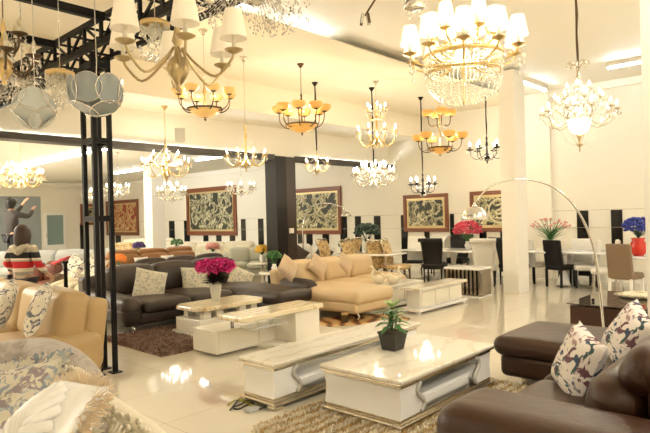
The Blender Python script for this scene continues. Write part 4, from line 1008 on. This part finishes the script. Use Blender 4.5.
MB().tube([(q[0].x, q[0].y, .04)]+q, .016, 6, smooth=4).build('arc_pole', chrome, o2); MB().lathe([(.16, 0), (.16, .04), (.02, .05)], 16, Matrix.Translation((q[0].x, q[0].y, 0))).build('base', black_gloss, o2)
MB().shell([(.15, 0), (.13, .07), (.06, .12), (.01, .13)], 16, Matrix.Translation(q[-1]-Vector((0, 0, .12)))).build('dome_shade', chrome, o2, True, solid=.003)
# ================================================================= SMALL THINGS
def on(px, py, z): q = PZ(px, py, z); return (q.x, q.y, z)
o = thing('potted_plant', 'leafy green lily plant in a square dark stone pot on the near coffee table', 'plant', on(393, 349, .402), 0)
m = MB(); a, b, H = .072, .095, .165
def fr(s0, s1, z0, z1, m): m.add([(-s0,-s0,z0),(s0,-s0,z0),(s0,s0,z0),(-s0,s0,z0),(-s1,-s1,z1),(s1,-s1,z1),(s1,s1,z1),(-s1,s1,z1)], [(3,2,1,0),(4,5,6,7),(0,1,5,4),(1,2,6,5),(2,3,7,6),(3,0,4,7)])
fr(a, b, 0, H-.02, m); fr(b+.006, b+.006, H-.02, H, m); m.build('pot', stone, o, False, .004)
m = MB(); fr(b-.012, b-.012, H-.005, H+.004, m); m.build('soil', soil, o, False)
random.seed(21)
sx = [(.0, .0, .20), (.03, .02, .16), (-.03, .01, .13)]
for x, y, h in sx:
    s = MB().tube([(x*.5, y*.5, H), (x, y, H+h*.5), (x*1.3, y*1.3, H+h)], [.007, .004], 6, smooth=3).build('stem', leafg, o)
m = MB()
for i in range(26):
    t = i*2.4; h = .03+.15*(i/26); m.leaf((.01*cos(t), .01*sin(t), H+h*.9), (cos(t), sin(t), .35+.9*(i/26)), random.uniform(.15, .24), .058, .6)
stuff(m.build('leaves', leafg, o))
m = MB()
for i in range(10):
    t = i*2.4+.5; m.leaf((.02*cos(t), .02*sin(t), H+.21), (cos(t), sin(t), 1.9), random.uniform(.11, .16), .042, .45)
l = stuff(m.build('young_leaves', leafl, o)); l['label'] = 'pale yellow green young leaves'
# magenta bouquet in clear vase on the far coffee table
q = PZ(216, 303, .42); q = PXp(216, 303, -6.75)
o = thing('flower_vase', 'magenta blossoms in a faceted clear vase on the honey marble table', 'flowers', (-6.75, q.y, .42))
MB().lathe([(.05, 0), (.055, .02), (.08, .16), (.09, .24), (.06, .30), (.055, .30), (.08, .24), (.045, .02)], 6).build('vase', plain('ribbed clear vase', (.78,.76,.66), .08, 0, Alpha=.75), o, False)
m = MB(); b = MB(); rr = random.Random(8); H = .50
for i in range(420):
    t = rr.uniform(0, 2*PI); u = rr.uniform(-.55, 1); r = .29*sqrt(max(0, 1-u*u*.85))*rr.uniform(.7, 1.05); p = (r*cos(t), r*sin(t), H+.11*u)
    for k in range(3): b.leaf(p, (rr.uniform(-1, 1), rr.uniform(-1, 1), rr.uniform(-.4, 1)), .05, .035, .2)
    if i < 50: m.tube([(0, 0, .25), (p[0]*.3, p[1]*.3, .42), p], .004, 4, smooth=2)
for i in range(140): t = rr.uniform(0, 2*PI); m.leaf((0, 0, .26), (cos(t), sin(t), rr.uniform(.3, 1.8)), rr.uniform(.2, .3), .05, .3)
stuff(m.build('stems', plain('dark stems', (.03,.025,.015), .7), o)); stuff(b.build('blossoms', pink_m, o))
# swans on the far white table
for k, (px, dx) in enumerate(((378, -1), (389, 1))):
    q = PZ(px, 281, .42); q = (-6.05+.24*k, 7.95+.10*k, .40)
    o = thing('swan_figurine', 'cream ceramic swan, %s of the pair on the white coffee table' % ('left' if k == 0 else 'right'), 'figurine', q, .74); o.scale = (1.3, 1.3, 1.45)
    MB().ball((0, 0, .055), .06, 14, (1.35, .9, .9)).ball((.05*-dx, 0, .09), .04, 10, (1.3, .8, 1.1)).tube([(.06*dx, 0, .07), (.10*dx, 0, .11), (.07*dx, 0, .16), (.085*dx, 0, .205), (.115*dx, 0, .20)], [.028, .018, .014, .018, .012], 8, smooth=4).build('body', plain('cream ceramic', (.86,.78,.60), .2), o)
    MB().tube([(.115*dx, 0, .20), (.145*dx, 0, .188)], [.009, .002], 6).build('beak', gold, o)
o = thing('gilt_box', 'small dark box with a gold lid on the floor beyond the near bench', 'ornament', on(345, 322, .012), .5)
MB().box(-.045, .045, -.045, .045, 0, .11).build('body', darkbr, o, False, .004); MB().box(-.05, .05, -.05, .05, .11, .14).build('lid', gold, o, False, .003)
# power cables on the floor by the bench foot
for nm, mt, pts, lab in (('power_cable', rub_y, [(228,405),(236,400),(246,402),(254,406),(262,400),(268,404)], 'yellow green wire lying by the near bench foot'),
                    ('power_cable', rub_k, [(230,410),(240,398),(246,394),(243,403),(233,407),(239,409),(252,403),(258,409),(266,407)], 'black cable tangled by the near bench foot')):
    o = MB().tube([PZ(x, y, .012) for x, y in pts], .007, 6, smooth=5).build(nm, mt); tag(o, lab, 'cable')
o = MB().rbox(-.04, .04, -.06, .06, 0, .03, .01, 0, 6).build('power_strip', plain('grey plastic', (.45,.45,.44), .4)); o.location = PZ(252, 411, 0); tag(o, 'small grey socket block among the cables on the floor', 'socket')
# ================================================================= THE FAR HALL
def farsofa(lab, px, pyb, rz, W, mat, n=3, Hb=.82, k=None, pill=(), head=False, matc=None):
    k = k or (EYE-Hb)*FPX/(pyb-(216.5-(px-325)*-.0262*-1)) ; q = PD(px, pyb, k)
    return sofa(lab, (q.x, q.y, 0), rz, W, .95, Hb, n, mat, matc, (.22, .22), .58, head=head)
sofa('tan leather sofa with high panelled back behind the dark sofa', (-12.6, 7.25, 0), PI/2, 2.5, .95, .92, 3, lea_tan, None, (.1, .1), .55, seat_h=.44)
for k, y in enumerate((6.75, 7.45)): pillow('small white cushion on the tan sofa, %s one' % ('left' if k == 0 else 'right'), (-12.05, y, .62), .36, .13, lea_white, -.5, PI/2, 0)
sofa('dark brown leather sofa facing away behind the tan sofa gap', (-10.45, 6.9, 0), -PI/2, 2.6, .95, .80, 3, lea_dark, None, (.2, .2), .6, head=False)
def at(px, k): q = PD(px, 240, k); return (q.x, q.y, 0)
sofa('cream fabric sofa in the far hall left of the yellow flowers', at(213, 18.2), .45+0, 3.6, 1.0, .88, 3, fab_cream, None, (.3, .3), .62)
sofa('pale grey green sofa in the far hall beneath the wide landscape picture', at(250, 15.6), .75, 1.6, .95, .76, 2, plain('grey green leather', (.50,.50,.40), .45), None, (.25, .25), .6)
sofa('cream leather sofa in the far hall right of the black pillar', at(311, 15.8), .75, 1.5, .95, .84, 2, lea_white, None, (.2, .2), .6)
for px, lab in ((299, 'dark brown pillow, left on the cream sofa right of the pillar'), (323, 'dark brown pillow, right on the cream sofa right of the pillar')):
    q = PD(px, 252, 14.9); pillow(lab, (q.x, q.y, .62), .42, .14, fab_dark, -.3, .7, .6)
sofa('long grey sofa in the left hall behind the woman', at(58, 15.6), .85, 3.8, .95, .86, 4, fab_grey, None, (.25, .25), .6)
sofa('white camelback sofa with floral pillows behind the tower', at(150, 21), .6, 2.6, .95, .95, 2, fab_cream, None, (.3, .3), .65)
sofa('reddish wood trimmed tan sofa beside the woman', at(50, 11.9), .75, .85, .75, .72, 2, lea_taupe, wood_red, (.1, .1), .62, head=False)
sofa('low cream armchair carrying two floral pillows behind the caramel sofa', at(90, 11.4), .75, 1.1, .85, .70, 2, fab_cream, None, (.2, .2), .5, head=False)
for px, k, lab in ((75, 10.6, 'black and white floral pillow left of the tower posts'), (95, 10.5, 'black and white floral pillow seen between the tower posts')):
    q = PD(px, 267, k); pillow(lab, q, .42, .14, floral_grey, -.45, .55, .35)
o = MB().rbox(-.17, .17, -.15, .15, -.02, .035, .02, 0, 8, taper=lambda p, h: Vector((p.x, p.y, p.z+.05*sin(p.x*9)-.04*abs(p.y)*4))).build('throw_blanket', fab_red); o.location = PD(63, 260, 11.5); o.rotation_euler = (0, 0, .5); tag(o, 'crumpled red throw over the wood trimmed sofa back', 'throw')
o = thing('bollard', 'short black stand behind the caramel sofa back', 'stand', (PD(65.5, 270, 8.3).x, PD(65.5, 270, 8.3).y, 0))
MB().lathe([(.12, 0), (.12, .015), (.03, .03), (.028, 1.02), (.045, 1.03), (.045, 1.06)], 16).build('post', steel_m, o)
def small_table(lab, q, h=.5, r=.35):
    o = thing('side_table', lab, 'table', (q.x, q.y, 0)); MB().lathe([(r, 0), (r, .03)], 20, Matrix.Translation((0, 0, h-.03))).build('tabletop', lacq, o)
    MB().lathe([(r*.6, 0), (r*.6, .02), (.04, .04), (.035, h-.03)], 16).build('pedestal', lacq, o)
for px, py, k, R, pet, lab, vz in ((262, 250, 13.6, .17, yellow_m, 'yellow flowers on a small table left of the black pillar', .55), (119, 259, 10.9, .12, orange_m, 'orange flowers beside the right tower post', .5), (139, 246, 16.0, .17, purple_m, 'purple flowers in front of the white camelback sofa', .5), (177, 243, 16.5, .18, leafg, 'small green plant right of the white far column', .6), (274, 256, 12.4, .17, leafg, 'bushy green plant left of the black pillar', .42), (345, 246, 14.0, .17, leafg, 'green plant beside the far gold chairs', .6), (213, 251, 14.5, .17, palepink, 'pale flowers above the tan sofa back', .6)):
    q = PD(px, py, k); small_table('small round ivory table under the '+lab.split(' on ')[0].split(' beside ')[0].split(' in front')[0].split(' right of')[0].split(' left of')[0].split(' above')[0]+(' by the pillar' if px == 273 else ' in the far hall' if px == 177 else ' by the gold chairs' if px == 345 else ''), q, vz); bouquet(lab, (q.x, q.y, max(q.z, vz+.3)), vz, pet, R, 110, seed=px, pr=.04 if pet != leafg else .03, vh=.18, vr=.07)
sofa('white carved armchair with shell back behind the orange flowers', at(127, 18.0), .7, 1.0, .8, 1.05, 1, fab_damask, None, (.16, .16), .65, head=False, cat_='armchair')
# ================================================================= PEOPLE
def skin_mesh(name, joints, edges, mat, parent, sub=2):
    me = bpy.data.meshes.new(name); me.from_pydata([j[0] for j in joints], edges, []); me.materials.append(mat)
    o = bpy.data.objects.new(name, me); COL.objects.link(o); o.parent = parent
    mo = o.modifiers.new('skin', 'SKIN'); mo.use_smooth_shade = True
    L = me.skin_vertices[0].data
    for i, j in enumerate(joints):
        r = j[1]; L[i].radius = (r, r) if not isinstance(r, tuple) else r; L[i].use_root = (i == 0)
    s = o.modifiers.new('sub', 'SUBSURF'); s.levels = s.render_levels = sub
    return o
def person(label, loc, rz, Hh, pose, hairm, topm, botm, long_hair):
    """faces local -Y; pose gives hand/elbow positions"""
    o = thing('person', label, 'person', loc, rz); s = Hh/1.70
    J = {'pelvis':((0,0,.92),(.14,.10)), 'waist':((0,0,1.05),(.125,.09)), 'chest':((0,0,1.25),(.15,.10)), 'neckb':((0,.005,1.40),(.07,.06)), 'neck':((0,0,1.47),.05),
         'head0':((0,-.01,1.54),(.066,.078)), 'head1':((0,-.01,1.62),(.072,.088)), 'head2':((0,0,1.67),(.05,.06))}
    for sd, k in ((-1, 'L'), (1, 'R')):
        J['sh'+k] = ((.17*sd,0,1.36),.055); J['el'+k] = (pose['el'+k],.04); J['wr'+k] = (pose['wr'+k],.027); J['hip'+k] = ((.085*sd,0,.86),.085); J['kn'+k] = ((.10*sd,-.02,.48),.058); J['an'+k] = ((.11*sd,.01,.09),.038); J['to'+k] = ((.12*sd,-.14,.035),.034)
    N = list(J); E_ = [('pelvis','waist'),('waist','chest'),('chest','neckb'),('neckb','neck'),('neck','head0'),('head0','head1'),('head1','head2')]
    for k in 'LR': E_ += [('chest','sh'+k),('sh'+k,'el'+k),('el'+k,'wr'+k),('pelvis','hip'+k),('hip'+k,'kn'+k),('kn'+k,'an'+k),('an'+k,'to'+k)]
    joints = [(Vector(J[n][0])*s, (J[n][1]*s if not isinstance(J[n][1], tuple) else tuple(q*s for q in J[n][1]))) for n in N]; edges = [(N.index(a), N.index(b)) for a, b in E_]
    for k in 'LR':                                   # palm, four unequal fingers and a thumb, grown from the wrist
        w = Vector(J['wr'+k][0])*s; d = (w-Vector(J['el'+k][0])*s).normalized(); sd = d.cross(Vector((0,0,1)) if abs(d.z) < .8 else Vector((0,1,0))).normalized(); nn = d.cross(sd)
        wi = N.index('wr'+k); joints.append((w+d*.06*s, (.036*s, .02*s))); pi_ = len(joints)-1; edges.append((wi, pi_))
        for f, (off, L) in enumerate(((-.03,.062),(-.010,.075),(.011,.07),(.03,.055))):
            b0 = w+d*.095*s+sd*off*s; joints += [(b0, .0095*s), (b0+d*L*.5*s+nn*.008, .0085*s), (b0+d*L*s*.85+nn*.026, .007*s)]; n = len(joints); edges += [(pi_, n-3), (n-3, n-2), (n-2, n-1)]
        b0 = w+d*.045*s-sd*.042*s; joints += [(b0, .011*s), (b0+d*.035*s-sd*.018*s+nn*.01, .009*s)]; n = len(joints); edges += [(pi_, n-2), (n-2, n-1)]
    body = skin_mesh('body', joints, edges, skin, o)
    hc = Vector((0, -.005, 1.60))*s
    m = MB(); m.ball(hc+Vector((0,-.085,-.02))*s, .014*s, 6, (.7, 1, 1.5)); m.ball(hc+Vector((-.083,.01,-.01))*s, .022*s, 8, (.4, .8, 1.3)); m.ball(hc+Vector((.083,.01,-.01))*s, .022*s, 8, (.4, .8, 1.3)); m.build('nose_and_ears', skin, body)
    m = MB(); [m.ball(hc+Vector((x,-.074,.01))*s, .011*s, 8) for x in (-.03, .03)]; m.build('eyes', hair_k, body)
    m = MB(); m.tube([hc+Vector((x,-.082+abs(x)*.3,-.062))*s for x in (-.022, 0, .022)], .004*s, 5); m.build('mouth', fab_red, body)
    # hair
    m = MB(); vs = []; fs = []; A = 20; Bn = 14
    for i in range(Bn+1):
        t = i/Bn
        for j in range(A):
            g = 2*PI*j/A; front = max(0, -sin(g)); drop = (.26 if long_hair else .13)*(1-front**1.0*.78)
            if t < .5: a = t/.5*PI/2; r = .112*sin(a); z = .105*cos(a)
            else: q = (t-.5)/.5; r = .112*(1+(.12 if long_hair else 0)*sin(q*PI))*(1-(.22 if long_hair else .25)*q*q); z = -drop*q
            wob = 1+.03*sin(5*g+3*t)
            vs.append(hc+Vector((r*cos(g)*.90*wob, .012+r*sin(g)*1.0*wob, z+.01))*s)
    for i in range(Bn):
        for j in range(A): k = (j+1) % A; fs.append((i*A+j, i*A+k, (i+1)*A+k, (i+1)*A+j))
    m.add(vs, fs).build('hair', hairm, o, True, solid=.018)
    # clothing: a slightly larger skin over torso and arms, another over the legs
    P = {n: Vector(J[n][0])*s for n in N}; g = 1.16
    tj = [(P['pelvis']+Vector((0,0,-.06)), (.155*s, .118*s)), (P['waist'], (.150*s, .115*s)), (P['chest'], (.168*s, .122*s)), (P['neckb']+Vector((0,0,-.01)), (.085*s, .072*s)), (P['neckb']+Vector((0,.0,.035)), (.060*s, .056*s))]; te = [(0,1),(1,2),(2,3),(3,4)]
    for k in 'LR': n = len(tj); q = P['wr'+k].lerp(P['el'+k], .12); tj += [(P['sh'+k], .072*s), (P['el'+k], .056*s), (q, .040*s)]; te += [(2, n), (n, n+1), (n+1, n+2)]
    skin_mesh('sweater' if long_hair else 'shirt', tj, te, topm, o)
    tj = [(P['pelvis'], (.148*s, .112*s))]; te = []
    for k in 'LR': n = len(tj); tj += [(P['hip'+k], .096*s), (P['kn'+k], .070*s), (P['an'+k]+Vector((0,0,.03)), .052*s)]; te += [(0, n), (n, n+1), (n+1, n+2)]
    skin_mesh('trousers', tj, te, botm, o)
    for sd in (-1, 1): MB().rbox(-.05*s, .05*s, -.20*s, .07*s, 0, .085*s, .04, 0, 8, Matrix.Translation((.115*sd*s, 0, 0))).build('shoe', lea_black, o)
    if long_hair:
        MB().tube([P['neckb']+Vector((-.10,.02,.01)), P['neckb']+Vector((-.05,.09,-.02)), P['neckb']+Vector((0,.105,-.07)), P['neckb']+Vector((.05,.09,-.02)), P['neckb']+Vector((.10,.02,.01))], [.03,.045,.055,.045,.03], 8, smooth=4).build('hood', fabric('knit hood', (.50,.45,.35)), o)
    return o
w = PD(23, 250, 7.85)
person('woman seen from behind in a cream knit hoodie with black and red stripes', (w.x, w.y, 0), TH-.1+PI, 1.60, {'elL':(-.27,.05,1.12),'wrL':(-.30,-.12,.98),'elR':(.28,.0,1.14),'wrR':(.24,-.20,1.02)}, hair_m, knit, cloth_nv, True)
w = PD(12, 230, 12)
person('man in dark clothes reaching up to the left chandelier', (w.x, w.y, .47), TH-.6+PI, 1.72, {'elL':(-.26,-.22,1.30),'wrL':(-.08,-.42,1.46),'elR':(.30,-.20,1.34),'wrR':(.20,-.36,1.60)}, hair_k, cloth_dk, cloth_nv, False)
o = thing('step_stool', 'dark step stool under the reaching man', 'stool', (w.x, w.y, 0), TH)
MB().box(-.25, .25, -.27, .17, .43, .47).build('seat', wood_dark, o, False)
for x in (-.22, .22):
    for y in (-.24, .14): MB().box(x-.02, x+.02, y-.02, y+.02, 0, .43).build('leg', wood_dark, o, False)
# ================================================================= WORLD, CAMERA
W = bpy.data.worlds.new('World'); SC.world = W; W.use_nodes = True
W.node_tree.nodes['Background'].inputs[0].default_value = (1, .9, .75, 1); W.node_tree.nodes['Background'].inputs[1].default_value = .3
cam = bpy.data.cameras.new('camera'); co = bpy.data.objects.new('camera', cam); COL.objects.link(co)
cam.sensor_width = 36; cam.lens = FPX/650*36; cam.clip_start = .05; cam.clip_end = 200
co.matrix_world = Matrix.Translation((0, 0, EYE)) @ Matrix.Rotation(TH, 4, 'Z') @ Matrix.Rotation(PI/2, 4, 'X') @ Matrix.Rotation(-RO, 4, 'Z')
SC.camera = co
vs = SC.view_settings; vs.view_transform = 'Standard'; vs.look = 'None'; vs.gamma = 1; vs.exposure = 0.98
SC.cycles.max_bounces = 6; SC.cycles.diffuse_bounces = 4; SC.cycles.glossy_bounces = 3; SC.cycles.transparent_max_bounces = 12; SC.cycles.sample_clamp_indirect = 4; SC.cycles.sample_clamp_direct = 0; SC.cycles.caustics_reflective = False; SC.cycles.caustics_refractive = False
SC.cycles.use_denoising = True
